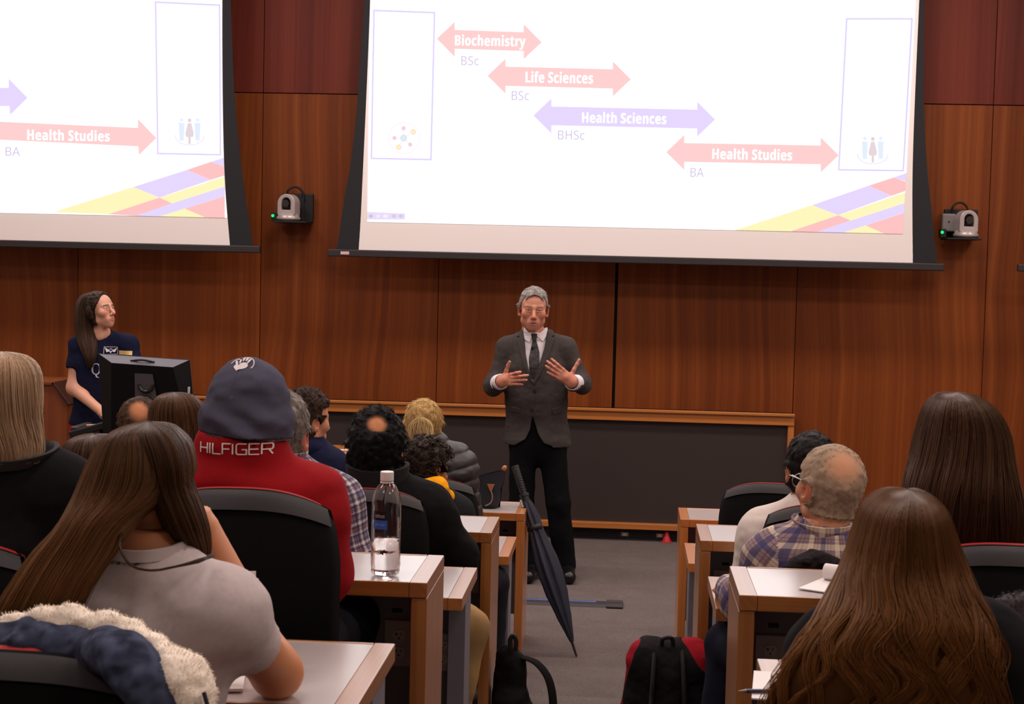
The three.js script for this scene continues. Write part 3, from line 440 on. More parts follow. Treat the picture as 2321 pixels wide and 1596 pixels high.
function surf(f, lo, hi, h, color) {       // surface nets
  const nx = Math.ceil((hi.x - lo.x) / h) + 1, ny = Math.ceil((hi.y - lo.y) / h) + 1, nz = Math.ceil((hi.z - lo.z) / h) + 1, D = new Float32Array(nx * ny * nz), ST = 4, id = (i, j, k) => i + nx * (j + ny * k);
  for (let k0 = 0; k0 < nz; k0 += ST) for (let j0 = 0; j0 < ny; j0 += ST) for (let i0 = 0; i0 < nx; i0 += ST) {
    const c = f(lo.x + (i0 + ST / 2) * h, lo.y + (j0 + ST / 2) * h, lo.z + (k0 + ST / 2) * h), far = Math.abs(c) > h * ST * 1.5;
    for (let k = k0; k < Math.min(k0 + ST, nz); k++) for (let j = j0; j < Math.min(j0 + ST, ny); j++) for (let i = i0; i < Math.min(i0 + ST, nx); i++) D[id(i, j, k)] = far ? c : f(lo.x + i * h, lo.y + j * h, lo.z + k * h);
  }
  const vi = new Int32Array(nx * ny * nz).fill(-1), P = [], I = []; const co = [[0, 0, 0], [1, 0, 0], [0, 1, 0], [1, 1, 0], [0, 0, 1], [1, 0, 1], [0, 1, 1], [1, 1, 1]], ed = [[0, 1], [2, 3], [4, 5], [6, 7], [0, 2], [1, 3], [4, 6], [5, 7], [0, 4], [1, 5], [2, 6], [3, 7]], v = new Float32Array(8);
  for (let k = 0; k < nz - 1; k++) for (let j = 0; j < ny - 1; j++) for (let i = 0; i < nx - 1; i++) {
    let m = 0; for (let c = 0; c < 8; c++) { v[c] = D[id(i + co[c][0], j + co[c][1], k + co[c][2])]; if (v[c] < 0) m |= 1 << c; } if (m === 0 || m === 255) continue;
    let n = 0, x = 0, y = 0, z = 0; for (const [a, b] of ed) { if (((m >> a) & 1) === ((m >> b) & 1)) continue; const t = v[a] / (v[a] - v[b]); x += co[a][0] + (co[b][0] - co[a][0]) * t; y += co[a][1] + (co[b][1] - co[a][1]) * t; z += co[a][2] + (co[b][2] - co[a][2]) * t; n++; }
    vi[id(i, j, k)] = P.length / 3; P.push(lo.x + (i + x / n) * h, lo.y + (j + y / n) * h, lo.z + (k + z / n) * h);
  }
  const quad = (a, b, c, d, flip) => { if (a < 0 || b < 0 || c < 0 || d < 0) return; flip ? I.push(a, c, b, a, d, c) : I.push(a, b, c, a, c, d); };
  for (let k = 1; k < nz - 1; k++) for (let j = 1; j < ny - 1; j++) for (let i = 1; i < nx - 1; i++) {
    const s = D[id(i, j, k)] < 0;
    if (s !== D[id(i + 1, j, k)] < 0) quad(vi[id(i, j - 1, k - 1)], vi[id(i, j, k - 1)], vi[id(i, j, k)], vi[id(i, j - 1, k)], !s);
    if (s !== D[id(i, j + 1, k)] < 0) quad(vi[id(i - 1, j, k - 1)], vi[id(i - 1, j, k)], vi[id(i, j, k)], vi[id(i, j, k - 1)], !s);
    if (s !== D[id(i, j, k + 1)] < 0) quad(vi[id(i - 1, j - 1, k)], vi[id(i, j - 1, k)], vi[id(i, j, k)], vi[id(i - 1, j, k)], !s);
  }
  const n = P.length / 3, N = new Float32Array(n * 3), C = color ? new Float32Array(n * 3) : null, e = h * .6;
  for (let q = 0; q < n; q++) { const x = P[3 * q], y = P[3 * q + 1], z = P[3 * q + 2]; let a = f(x + e, y, z) - f(x - e, y, z), b = f(x, y + e, z) - f(x, y - e, z), c = f(x, y, z + e) - f(x, y, z - e); const l = Math.hypot(a, b, c) || 1; N[3 * q] = a / l; N[3 * q + 1] = b / l; N[3 * q + 2] = c / l; if (C) { const w = color(x, y, z, a / l, b / l, c / l); C[3 * q] = w.r; C[3 * q + 1] = w.g; C[3 * q + 2] = w.b; } }
  const g = new THREE.BufferGeometry(); g.setAttribute('position', new THREE.Float32BufferAttribute(P, 3)); g.setAttribute('normal', new THREE.BufferAttribute(N, 3)); if (C) g.setAttribute('color', new THREE.BufferAttribute(C, 3)); g.setIndex(I); return g;
}
const col = (h) => new THREE.Color(h);
const mixc = (a, b, t) => a.clone().lerp(b, clamp(t, 0, 1));
const boundOf = (pts, pad) => { const b = new THREE.Box3().setFromPoints(pts); return [b.min.subScalar(pad), b.max.addScalar(pad)]; };
function polySD(poly, x, y) {               // signed distance to a polygon (negative inside)
  let d = 1e9, s = 1; for (let i = 0, j = poly.length - 1; i < poly.length; j = i++) { const [ax, ay] = poly[j], [bx, by] = poly[i], ex = bx - ax, ey = by - ay, wx = x - ax, wy = y - ay, t = clamp((wx * ex + wy * ey) / (ex * ex + ey * ey), 0, 1), qx = wx - ex * t, qy = wy - ey * t; d = Math.min(d, qx * qx + qy * qy); const c1 = y >= ay, c2 = y < by, c3 = ex * wy > ey * wx; if ((c1 && c2 && c3) || (!c1 && !c2 && !c3)) s = -s; } return s * Math.sqrt(d);
}
// ---------------------------------------------------------------- head (local frame: face towards +z, y up, metres of a 0.235 m head)
function headField(o = {}) {
  const F = new Field(.03), jw = o.jaw ?? 1;
  F.ell(V(0, .032, -.012), .074, .086, .092); F.ell(V(0, .028, .03), .062, .064, .054, .03); F.ell(V(0, -.05, .025), .055 * jw, .064, .058, .03); F.ell(V(0, -.1, .058), .026 * jw, .02, .022, .025);
  for (const s of [-1, 1]) { F.ball(V(s * .047 * jw, -.066, .0), .020, .03); F.ball(V(s * .044, -.022, .056), .023, .025); F.cap(V(s * .042, .020, .070), V(s * .006, .017, .084), .0085, .0085, .014); }
  F.cap(V(0, .008, .085), V(0, -.036, .108), .0075, .0118, .012); for (const s of [-1, 1]) F.ball(V(s * .0115, -.041, .096), .0085, .008);
  F.ell(V(0, -.070, .071), .032, .025, .020, .02);
  for (const s of [-1, 1]) { F.ell(V(s * .031, .001, .097), .017, .0105, .017, .010, -1); F.cap(V(s * .019, .006, .083), V(s * .044, .005, .077), .0042, .0042, .006); F.cap(V(s * .020, -.007, .083), V(s * .043, -.007, .077), .0036, .0036, .006); }
  for (const s of [-1, 1]) { F.cap(V(0, -.0668, .0915), V(s * .026, -.0718, .080), .0042, .0026, .004); F.cap(V(0, -.0800, .0900), V(s * .024, -.0745, .080), .0048, .0026, .004); }
  if (o.open) F.ell(V(0, -.0735, .094), .021, .0032, .012, .003, -1); else F.cap(V(-.020, -.0732, .099), V(.020, -.0732, .099), .0016, .0016, .002, -1);
  const E = new Field(.006); for (const s of [-1, 1]) { const q = new THREE.Quaternion().setFromEuler(new THREE.Euler(0, s * .45, s * -.12)); E.ell(V(s * .080, -.010, -.016), .0085, .034, .021, .006, 1, q); E.ell(V(s * .089, -.006, -.010), .007, .022, .012, .004, -1, q); E.cap(V(s * .077, -.034, -.006), V(s * .077, -.036, -.004), .0085, .0085, .008); }
  F.add((x, y, z) => E.at(x, y, z), .008);
  F.cap(V(0, -.05, -.028), V(0, -.16, -.042), .050 * (o.neck ?? 1), .056 * (o.neck ?? 1), .03);
  return F;
}
class Head {
  constructor(c, s, yaw, pitch = 0, roll = 0, o = {}) { this.c = c; this.s = s; this.q = new THREE.Quaternion().setFromEuler(new THREE.Euler(pitch, yaw, roll, 'YXZ')); this.qi = this.q.clone().invert(); this.f = headField(o); this.v = new THREE.Vector3(); this.yaw = yaw; }
  loc(x, y, z) { return this.v.set(x - this.c.x, y - this.c.y, z - this.c.z).applyQuaternion(this.qi).divideScalar(this.s); }
  wor(x, y, z) { return V(x, y, z).multiplyScalar(this.s).applyQuaternion(this.q).add(this.c); }
  dir(x, y, z) { return V(x, y, z).applyQuaternion(this.q); }
  at(x, y, z) { const l = this.loc(x, y, z); return this.f.at(l.x, l.y, l.z) * this.s; }
}
const SKIN = col(0xc98a6c), SKIN_FAIR = col(0xd7a184), LIP = col(0xb05a52);
function faceColor(h, skin, o = {}) {
  const red = col(o.flush ?? 0xc8705a), lip = col(o.lip ?? 0xa65a52), shade = o.beard ? col(o.beard) : null, brow = col(o.brow ?? 0x6a5244), mouth = col(0x3a1a18);
  return (x, y, z) => { const l = h.loc(x, y, z); let c = mixc(skin, skin.clone().multiplyScalar(.93), .5 + .5 * fbm(l.x * 40, l.y * 40, l.z * 40, 2));
    const nz = Math.hypot(l.x, l.y + .04, l.z - .106); c.lerp(red, .5 * sstep(.024, .006, nz)); for (const s of [-1, 1]) { c.lerp(red, .35 * sstep(.034, .008, Math.hypot(l.x - s * .042, l.y + .03, l.z - .072))); c.lerp(red, .45 * sstep(.03, .01, Math.hypot(l.x - s * .083, l.y + .01, l.z + .016))); const by = l.y - (.0215 - Math.abs(Math.abs(l.x) - .028) * .12); if (l.z > .05 && Math.abs(by) < .006 && Math.abs(Math.abs(l.x) - .031) < .019) c.lerp(brow, (o.browMix ?? .75) * sstep(.006, .002, Math.abs(by))); }
    if (l.z > .07 && Math.abs(l.x) < .027) { const t = Math.abs(l.x) / .027, up = -.0615 - .007 * t * t - .004 * Math.max(0, .2 - t), dn = -.0865 + .010 * t * t; if (l.y < up && l.y > dn) c.lerp(lip, .8); if (o.open && Math.abs(l.y + .0735) < .0032 && Math.abs(l.x) < .020) c = mouth; }
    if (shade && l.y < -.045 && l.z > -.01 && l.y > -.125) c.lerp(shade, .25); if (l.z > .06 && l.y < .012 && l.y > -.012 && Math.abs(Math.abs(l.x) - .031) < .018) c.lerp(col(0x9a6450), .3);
    if (o.tint) c = o.tint(l, c) || c; return c; };
}
function addEyes(g, h, iris, lids) {
  for (const s of [-1, 1]) { const q = new THREE.SphereGeometry(.0122 * h.s, 20, 14); const C = []; const p = q.attributes.position, w = col(0xd8cfc8), ir = col(iris), pu = col(0x050505); for (let i = 0; i < p.count; i++) { const a = Math.hypot(p.getX(i), p.getY(i)) / h.s, f = p.getZ(i) > 0; const c = f && a < .0024 ? pu : f && a < .0056 ? ir : w; C.push(c.r, c.g, c.b); } q.setAttribute('color', new THREE.Float32BufferAttribute(C, 3)); q.applyQuaternion(h.q); const k = h.wor(s * .031, .0005, .0715); q.translate(k.x, k.y, k.z); wpart('eye', q, M.eye, g); }
}
M.eye = phys(0xffffff, .12, { vertexColors: true, clearcoat: .6 });
M.skin = phys(0xffffff, .52, { vertexColors: true, sheen: .15, sheenRoughness: .6 });
M.cloth = phys(0xffffff, .9, { vertexColors: true, specularIntensity: .25 });
// ---------------------------------------------------------------- hands
function handInto(F, w, D, T, s, curls, side = 1, thumb = {}) {    // D: along the fingers, T: towards the thumb, palm normal N
  D = D.clone().normalize(); T = T.clone().addScaledVector(D, -T.dot(D)).normalize(); const N = D.clone().cross(T).multiplyScalar(side).normalize();
  const P = (a, b, c = 0) => w.clone().addScaledVector(D, a * s).addScaledVector(T, b * s).addScaledVector(N, c * s);
  const off = [.027, .0085, -.0105, -.028], kn = [.090, .094, .089, .080];
  F.ell(P(.05, 0, .002), .03 * s, .03 * s, .03 * s, .02);
  for (let i = 0; i < 4; i++) F.cap(P(.004, off[i] * .55), P(kn[i], off[i]), .0155 * s, .0112 * s, .014 * s);
  const lens = [[.043, .027, .021], [.047, .031, .022], [.044, .029, .021], [.034, .022, .019]], tips = [];
  for (let i = 0; i < 4; i++) { let p = P(kn[i], off[i]), a = 0, sp = [.10, .02, -.05, -.14][i] * (thumb.spread ?? 1); const c = curls[i]; for (let j = 0; j < 3; j++) { a += Array.isArray(c) ? c[j] : c * [.9, 1, .7][j]; const d = D.clone().multiplyScalar(Math.cos(a)).addScaledVector(N, Math.sin(a)).addScaledVector(T, sp).normalize(); const n = p.clone().addScaledVector(d, lens[i][j] * s); F.cap(p, n, (.0098 - .0009 * j - (i === 3 ? .0012 : 0)) * s, (.0091 - .0009 * j - (i === 3 ? .0012 : 0)) * s, .005 * s); p = n; } tips.push(p); }
  const t0 = P(.022, .022, .006), out = thumb.out ?? .75, fw = thumb.fwd ?? .6, nn = thumb.n ?? .2; let p = t0; const dirs = [[fw + .1, out, nn], [fw, out * .95, nn * .6], [fw + .05, out * .8, nn * .3 + (thumb.bend ?? 0)]], tl = [.046, .034, .028], tr = [.0145, .0112, .0102, .0085];
  for (let j = 0; j < 3; j++) { const d = D.clone().multiplyScalar(dirs[j][0]).addScaledVector(T, dirs[j][1]).addScaledVector(N, dirs[j][2]).normalize(), n = p.clone().addScaledVector(d, tl[j] * s); F.cap(p, n, tr[j] * s, tr[j + 1] * s, j ? .006 * s : .016 * s); p = n; } tips.push(p); return tips;
}
// ---------------------------------------------------------------- hair
function strandGeo(list, col0) {            // list of {p:[Vector3], r, c0, c1}
  let nv = 0, ni = 0; for (const s of list) { nv += s.p.length * 3; ni += (s.p.length - 1) * 18; }
  const P = new Float32Array(nv * 3), N = new Float32Array(nv * 3), C = new Float32Array(nv * 3), I = new Uint32Array(ni); let v = 0, q = 0; const t = V(0, 0, 0), a = V(0, 0, 0), b = V(0, 0, 0), c = new THREE.Color();
  for (const s of list) { const n = s.p.length, v0 = v;
    for (let i = 0; i < n; i++) { t.subVectors(s.p[Math.min(n - 1, i + 1)], s.p[Math.max(0, i - 1)]).normalize(); a.set(t.y, -t.x, .01).normalize(); b.crossVectors(t, a).normalize(); const f = i / (n - 1), r = s.r * (1 - Math.pow(f, 3) * .85) * (.35 + .65 * Math.min(1, f * 6)); c.copy(s.c0).lerp(s.c1, f);
      for (let k = 0; k < 3; k++) { const x = Math.cos(k * 2.0944), y = Math.sin(k * 2.0944), nx = a.x * x + b.x * y, ny = a.y * x + b.y * y, nz = a.z * x + b.z * y; P.set([s.p[i].x + nx * r, s.p[i].y + ny * r, s.p[i].z + nz * r], v * 3); N.set([nx, ny, nz], v * 3); C.set([c.r, c.g, c.b], v * 3); v++; } }
    for (let i = 0; i < n - 1; i++) for (let k = 0; k < 3; k++) { const A = v0 + i * 3 + k, B = v0 + i * 3 + (k + 1) % 3, A2 = A + 3, B2 = B + 3; I.set([A, B, B2, A, B2, A2], q); q += 6; } }
  const g = new THREE.BufferGeometry(); g.setAttribute('position', new THREE.BufferAttribute(P, 3)); g.setAttribute('normal', new THREE.BufferAttribute(N, 3)); g.setAttribute('color', new THREE.BufferAttribute(C, 3)); g.setIndex(new THREE.BufferAttribute(I, 1)); return g;
}
function cr(a, b, c, d, t) { return .5 * (2 * b + (c - a) * t + (2 * a - 5 * b + 4 * c - d) * t * t + (3 * b - a - 3 * c + d) * t * t * t); }
// hair hanging in a lofted envelope. rows: [px, py, half width px, distance of centre, half depth m]; turn: yaw of the back of the head
function envelope(rows) {
  const R_ = rows.map(([px, py, hw, z, rz]) => { const c = at(px, py, z); return [c.x, c.y, c.z, Math.max(.001, hw * pxm(z)), rz]; });
  return (t) => { const n = R_.length - 1, x = clamp(t, 0, 1) * n, i = Math.min(n - 1, Math.floor(x)), f = x - i, g = (k) => cr(R_[Math.max(0, i - 1)][k], R_[i][k], R_[i + 1][k], R_[Math.min(n, i + 2)][k], f); return [g(0), g(1), g(2), Math.max(.001, g(3)), Math.max(.001, g(4))]; };
}
function longHair(o) {                      // returns one geometry: inner sheet + strands
  const E = envelope(o.rows), turn = o.turn || 0, rd = rng(o.seed || 1), ph0 = o.phi?.[0] ?? -2.2, ph1 = o.phi?.[1] ?? 2.2, ct = Math.cos(turn), st = Math.sin(turn);
  const dark = col(o.dark), mid = col(o.mid), light = col(o.light), tipc = col(o.tip ?? o.light), wave = o.wave ?? 0, sd = o.seed || 1;
  const pos = (t, phi, r) => { const [x, y, z, rx, rz] = E(t), u = Math.sin(phi) * rx * r, w = Math.cos(phi) * rz * r; return V(x + u * ct + w * st, y, z - u * st + w * ct); };   // phi 0 = back of the head, towards the camera
  const lockH = (t, phi) => .028 * fbm(phi * 5 + sd, t * 2.2, sd * 3.1, 2);
  const NT = 40, NP = 44, P = [], C = [], I = [];
  for (let j = 0; j <= NT; j++) for (let i = 0; i <= NP; i++) { const t = j / NT * .985, phi = lerp(ph0, ph1, i / NP), p = pos(t, phi, .93 + lockH(t, phi) - .10 * Math.pow(Math.abs(i / NP * 2 - 1), 8)); P.push(p.x, p.y, p.z); const c = mixc(dark, mid, .35 + .5 * fbm(phi * 9, t * 2, sd, 2)).lerp(tipc, .35 * (o.ombre ?? 0) * t); C.push(c.r, c.g, c.b); }
  for (let j = 0; j < NT; j++) for (let i = 0; i < NP; i++) { const a = j * (NP + 1) + i, b = a + 1, c = a + NP + 1, d = c + 1; I.push(a, c, b, b, c, d); }
  const base = new THREE.BufferGeometry(); base.setAttribute('position', new THREE.Float32BufferAttribute(P, 3)); base.setAttribute('color', new THREE.Float32BufferAttribute(C, 3)); base.setIndex(I); base.computeVertexNormals();
  const n = o.n || 1800, L = [], NC = o.clumps || 60, cl = Array.from({ length: NC }, () => [lerp(ph0, ph1, rd()), rd() * 6.28, rd(), .7 + rd() * .6]).sort((a, b) => a[0] - b[0]);
  for (let k = 0; k < n; k++) { const phi0 = lerp(ph0, ph1, rd()), ci = clamp(Math.floor((phi0 - ph0) / (ph1 - ph0) * NC + (rd() - .5) * 3), 0, NC - 1), [cp, ps, cv, cf] = cl[ci]; const t0 = rd() * (o.start ?? .10), t1 = (o.end?.[0] ?? .8) + rd() * ((o.end?.[1] ?? 1) - (o.end?.[0] ?? .8)), NS = o.seg || 16, pts = [], rj = .955 + rd() * .075, fly = rd() < .05 ? .08 : 0;
    for (let i = 0; i <= NS; i++) { const t = lerp(t0, t1, i / NS), w = sstep(.25, .95, t), wv = wave * w * Math.sin(6.283 * (o.freq ?? 2.2) * cf * t + ps), phi = phi0 + (cp - phi0) * (o.clump ?? .35) * w + wv * .5; pts.push(pos(t, phi, rj + lockH(t, phi) + (cv - .5) * .06 * w + wave * .10 * w * Math.sin(6.283 * (o.freq ?? 2.2) * cf * t + ps + 1.4) + fly * w)); }
    const v = rd(), b = mixc(dark, mid, .25 + .75 * v).lerp(light, Math.pow(rd(), 3) * .8 + cv * (o.contrast ?? .15)); L.push({ p: pts, r: (o.r || .0013) * (.7 + rd() * .6), c0: b, c1: b.clone().lerp(tipc, (o.ombre ?? .2) * (.4 + .6 * rd())) }); }
  return mergeHair([base, strandGeo(L)]);
}
const mergeHair = (l) => mergeGeometries(l.map((g) => { const n = g.index ? g : g; if (n.attributes.uv) n.deleteAttribute('uv'); return n; }));
M.hair = phys(0xffffff, .45, { vertexColors: true, side: THREE.DoubleSide, specularIntensity: .45, specularColor: 0xffd9b0 });
M.hairMatte = phys(0xffffff, .65, { vertexColors: true, side: THREE.DoubleSide, specularIntensity: .3 });
// short hair: a skin-hugging cap over part of the scalp plus short tufts
function shortHair(h, o) {
  const rd = rng(o.seed || 5), dark = col(o.dark), mid = col(o.mid), light = col(o.light), th = o.thick ?? .010, inside = o.region, hs = h.s;
  const f = (x, y, z) => { const l = h.loc(x, y, z), lx = l.x, ly = l.y, lz = l.z; return Math.max(h.f.at(lx, ly, lz) - (typeof th === 'function' ? th(lx, ly, lz) : th) * (1 + .35 * fbm(lx * 60, ly * 60, lz * 60, 2)), inside(lx, ly, lz)) * hs; };
  const lo = h.c.clone().subScalar(.15 * hs), hi = h.c.clone().addScalar(.15 * hs); const cf = (x, y, z) => { const l = h.loc(x, y, z), n = fbm(l.x * 90, l.y * 30, l.z * 90, 2); let c = mixc(dark, mid, .45 + .7 * n); return o.tint ? o.tint(l, c) || c : c; };
  const cap = surf(f, lo, hi, (o.cell ?? .005) * hs, cf); const p = cap.attributes.position, nn = cap.attributes.normal, L = [], N = o.n ?? 2600, len = o.len ?? .022;
  for (let k = 0; k < N; k++) { const i = Math.floor(rd() * p.count), a = V(p.getX(i), p.getY(i), p.getZ(i)), m = V(nn.getX(i), nn.getY(i), nn.getZ(i)), l = h.loc(a.x, a.y, a.z), lx = l.x, ly = l.y, lz = l.z; if (h.f.at(lx, ly, lz) < .0025 || (o.bare && rd() < o.bare(lx, ly, lz))) continue;
    const fl = o.flow ? o.flow(lx, ly, lz) : V(0, -1, -.3), d = h.dir(fl.x + (rd() - .5) * .5, fl.y + (rd() - .5) * .5, fl.z + (rd() - .5) * .5); d.addScaledVector(m, -d.dot(m)).normalize(); const LL = len * hs * (.6 + rd() * .8), lift = (o.lift ?? .35) * (.5 + rd()), pts = [0, .33, .66, 1].map((t) => a.clone().addScaledVector(d, LL * t).addScaledVector(m, LL * lift * Math.sin(t * 2.2) * .6 - .001)); const c = mixc(dark, mid, rd()).lerp(light, Math.pow(rd(), 3)); const c2 = o.tint ? o.tint({ x: lx, y: ly, z: lz }, c) || c : c; L.push({ p: pts, r: (o.r ?? .0012) * hs, c0: c2, c1: c2 }); }
  return mergeHair([cap, strandGeo(L)]);
}
// usual hairline from behind: nape, sides round the ears, forehead
const scalp = (o = {}) => (x, y, z) => { const front = (o.front ?? .052) + .10 * Math.max(0, .065 - y) * -1.0; let d = z - (y > .03 ? (o.front ?? .060) : y > -.01 ? lerp(.022, o.front ?? .060, sstep(-.01, .03, y) * .6) : -.012 + .0); d = Math.max(d, (o.nape ?? -.085) - y + Math.max(0, z + .03) * 1.1); const ear = .030 - Math.hypot(y + .012, (z + .012) * 1.15); if (Math.abs(x) > .055) d = Math.max(d, ear); if (y > .03 && z > .02) d = Math.max(d, (o.fore ?? .058) - y - .0 * x); return d; };
// ---------------------------------------------------------------- clothes helpers
// a fabric panel bounded by a polygon (world x, y), lying off millimetres above a field
function shell(f, poly, off, thick, zmin, h, lo, hi, color) { return surf((x, y, z) => { const d = f(x, y, z); return Math.max(d - off - thick, off - .012 - d, polySD(poly, x, y), zmin - z); }, lo, hi, h, color); }
// print laid on a surface: grid of rays from a plane along dir until they meet the field
function printOn(f, o, u, v, dir, nu, nv, lift = .0016) {
  const P = [], U = [], I = []; for (let j = 0; j <= nv; j++) for (let i = 0; i <= nu; i++) { const p = o.clone().addScaledVector(u, i / nu).addScaledVector(v, j / nv); let t = 0; for (let k = 0; k < 60; k++) { const d = f(p.x + dir.x * t, p.y + dir.y * t, p.z + dir.z * t) - lift; t += d * .8; if (Math.abs(d) < 2e-4) break; if (t > .6) { t = .6; break; } } P.push(p.x + dir.x * t, p.y + dir.y * t, p.z + dir.z * t); U.push(i / nu, j / nv); }
  for (let j = 0; j < nv; j++) for (let i = 0; i < nu; i++) { const a = j * (nu + 1) + i; I.push(a, a + 1, a + nu + 2, a, a + nu + 2, a + nu + 1); }
  const g = new THREE.BufferGeometry(); g.setAttribute('position', new THREE.Float32BufferAttribute(P, 3)); g.setAttribute('uv', new THREE.Float32BufferAttribute(U, 2)); g.setIndex(I); g.computeVertexNormals(); return g;
}
const printMat = (tex, rough = .8) => std(0xffffff, rough, { map: tex, transparent: true, alphaTest: .35, side: THREE.DoubleSide });
// uv for a garment from its bones: u round the bone, v along it (seams where the nearest bone changes)
function boneUV(g, bones) {
  const n = g.toNonIndexed(), p = n.attributes.position, uv = new Float32Array(p.count * 2), B = bones.map(([a, b, rad]) => { const d = b.clone().sub(a), L = d.length(); d.normalize(); const x = Math.abs(d.z) < .9 ? V(0, 0, 1) : V(1, 0, 0); x.addScaledVector(d, -x.dot(d)).normalize(); return { a, d, L, x, y: d.clone().cross(x), rad }; }), q = V(0, 0, 0);
  for (let i = 0; i < p.count; i += 3) { const c = V(0, 0, 0); for (let k = 0; k < 3; k++) c.add(V(p.getX(i + k), p.getY(i + k), p.getZ(i + k))); c.divideScalar(3); let bb = null, bd = 1e9; for (const b of B) { q.copy(c).sub(b.a); const t = clamp(q.dot(b.d), 0, b.L); q.addScaledVector(b.d, -t); const d = q.length() - b.rad; if (d < bd) { bd = d; bb = b; } }
    let ref = null; for (let k = 0; k < 3; k++) { q.set(p.getX(i + k), p.getY(i + k), p.getZ(i + k)).sub(bb.a); const t = q.dot(bb.d); let a = Math.atan2(q.dot(bb.y), q.dot(bb.x)); if (ref === null) ref = a; while (a - ref > PI) a -= 2 * PI; while (a - ref < -PI) a += 2 * PI; uv[2 * (i + k)] = a * bb.rad; uv[2 * (i + k) + 1] = t; } }
  n.setAttribute('uv', new THREE.BufferAttribute(uv, 2)); return n;
}
function collarBand(c, rx, rz, h, flare, turn, a0, a1, tilt = 0, roll = 0, th = .006) {    // standing collar round the neck, angle 0 = towards the camera
  const N = 40, P = [], I = [], ring = [[0, 0], [1, 0], [1, 1], [0, 1]]; for (let i = 0; i <= N; i++) { const a = lerp(a0, a1, i / N), e = Math.pow(Math.abs(i / N * 2 - 1), 6) * .3; for (const [s, t] of [[0, 0], [0, 1], [1, 1], [1, 0]]) { const k = 1 + flare * t, x = Math.sin(a) * (rx * k + s * th), z = Math.cos(a) * (rz * k + s * th); P.push(x, t * h * (1 - e) + z * tilt + x * roll, z); } }
  for (let i = 0; i < N; i++) for (let k = 0; k < 4; k++) { const A = i * 4 + k, B = i * 4 + (k + 1) % 4; I.push(A, A + 4, B, B, A + 4, B + 4); } I.push(0, 1, 2, 0, 2, 3); const e = N * 4; I.push(e, e + 2, e + 1, e, e + 3, e + 2);
  const g = new THREE.BufferGeometry(); g.setAttribute('position', new THREE.Float32BufferAttribute(P, 3)); g.setIndex(I); const q = toCreasedNormals(g, .8); q.rotateY(turn); q.translate(c.x, c.y, c.z); return q;
}
// ---------------------------------------------------------------- a person on a chair, seen from behind
// joints in world coordinates; facing = yaw of the way the body faces (PI = away from the camera)
function seated(o) {
  const s = o.s ?? 1.1, fx = Math.sin(o.face ?? PI), fz = Math.cos(o.face ?? PI), fw = V(fx, 0, fz), rt = V(-fz, 0, fx).multiplyScalar(1);   // rt: image-right when facing away
  const L = o.shL, Rr = o.shR, mid = L.clone().add(Rr).multiplyScalar(.5), seatY = TIER[o.tier] + .5, hip = o.hip || V(mid.x, seatY + .07, mid.z).addScaledVector(fw, -.04 + (o.lean ?? 0) * -.0);
  const J = { L, R: Rr, mid, hip, nk: o.neck || mid.clone().add(V(0, .045 * s, 0)) };
  for (const [k, S, sg] of [['L', L, -1], ['R', Rr, 1]]) { J['e' + k] = o['el' + k] || S.clone().add(V(rt.x * sg * .05 * s, -.29 * s, rt.z * sg * .05 * s)).addScaledVector(fw, .06 * s); J['w' + k] = o['wr' + k] || J['e' + k].clone().add(V(rt.x * -sg * .08 * s, .03 * s, rt.z * -sg * .08 * s)).addScaledVector(fw, .25 * s); J['h' + k] = hip.clone().addScaledVector(rt, sg * .10 * s); J['k' + k] = (o['kn' + k] || J['h' + k].clone().addScaledVector(fw, .40 * s).addScaledVector(rt, sg * .06).add(V(0, .02, 0))); J['a' + k] = o['an' + k] || V(J['k' + k].x, TIER[o.tier] + .09, J['k' + k].z).addScaledVector(fw, .02); }
  J.fw = fw; J.rt = rt; J.s = s; J.turn = (o.face ?? PI) - PI; return J;
}
function torsoInto(F, J, g, o = {}) {       // g: growth over the skin
  const s = J.s, t = J.turn, w = (o.wide ?? 1), sw = J.L.distanceTo(J.R), ch = J.mid.clone().lerp(J.hip, .32), wa = J.mid.clone().lerp(J.hip, .72), k = .06 * s;
  F.ecap(J.hip, wa, .150 * s * w + g, .138 * s * w + g, .70, t, k); F.ecap(wa, ch, .138 * s * w + g, .158 * s * w + g, .66, t, k); F.ecap(ch, J.mid.clone().add(V(0, -.05 * s, 0)), .158 * s * w + g, .135 * s * w + g, .62, t, k);
  F.cap(J.L, J.R, (o.sh ?? .062) * s + g, (o.sh ?? .062) * s + g, .07 * s); F.cap(J.nk, J.nk.clone().add(V(0, .03 * s, 0)), .05 * s + g * .7, .048 * s + g * .5, .04 * s); for (const S of [J.L, J.R]) F.cap(J.nk.clone().lerp(S, .2), S.clone().lerp(J.nk, .15), .046 * s + g, .052 * s + g, .05 * s);
}
function armInto(F, J, side, g, o = {}) { const s = J.s, S = J[side], E = J['e' + side], W = J['w' + side], up = o.upTo ?? 1, r = (o.r ?? 1); F.cap(S, S.clone().lerp(E, up), .056 * s * r + g, .046 * s * r + g, .05 * s); if (up >= 1 && (o.fore ?? 1) > 0) F.cap(E, E.clone().lerp(W, o.fore ?? 1), .045 * s * r + g, (.045 - .017 * (o.fore ?? 1)) * s * r + g * .8, .035 * s); }
function legsInto(F, J, g) { const s = J.s; for (const k of ['L', 'R']) { F.cap(J['h' + k], J['k' + k], .082 * s + g, .060 * s + g, .05 * s); F.cap(J['k' + k], J['a' + k], .058 * s + g, .04 * s + g, .03 * s); } F.ecap(J.hip, J.hip.clone().add(V(0, .05, 0)), .15 * s + g, .14 * s + g, .75, J.turn, .05); }
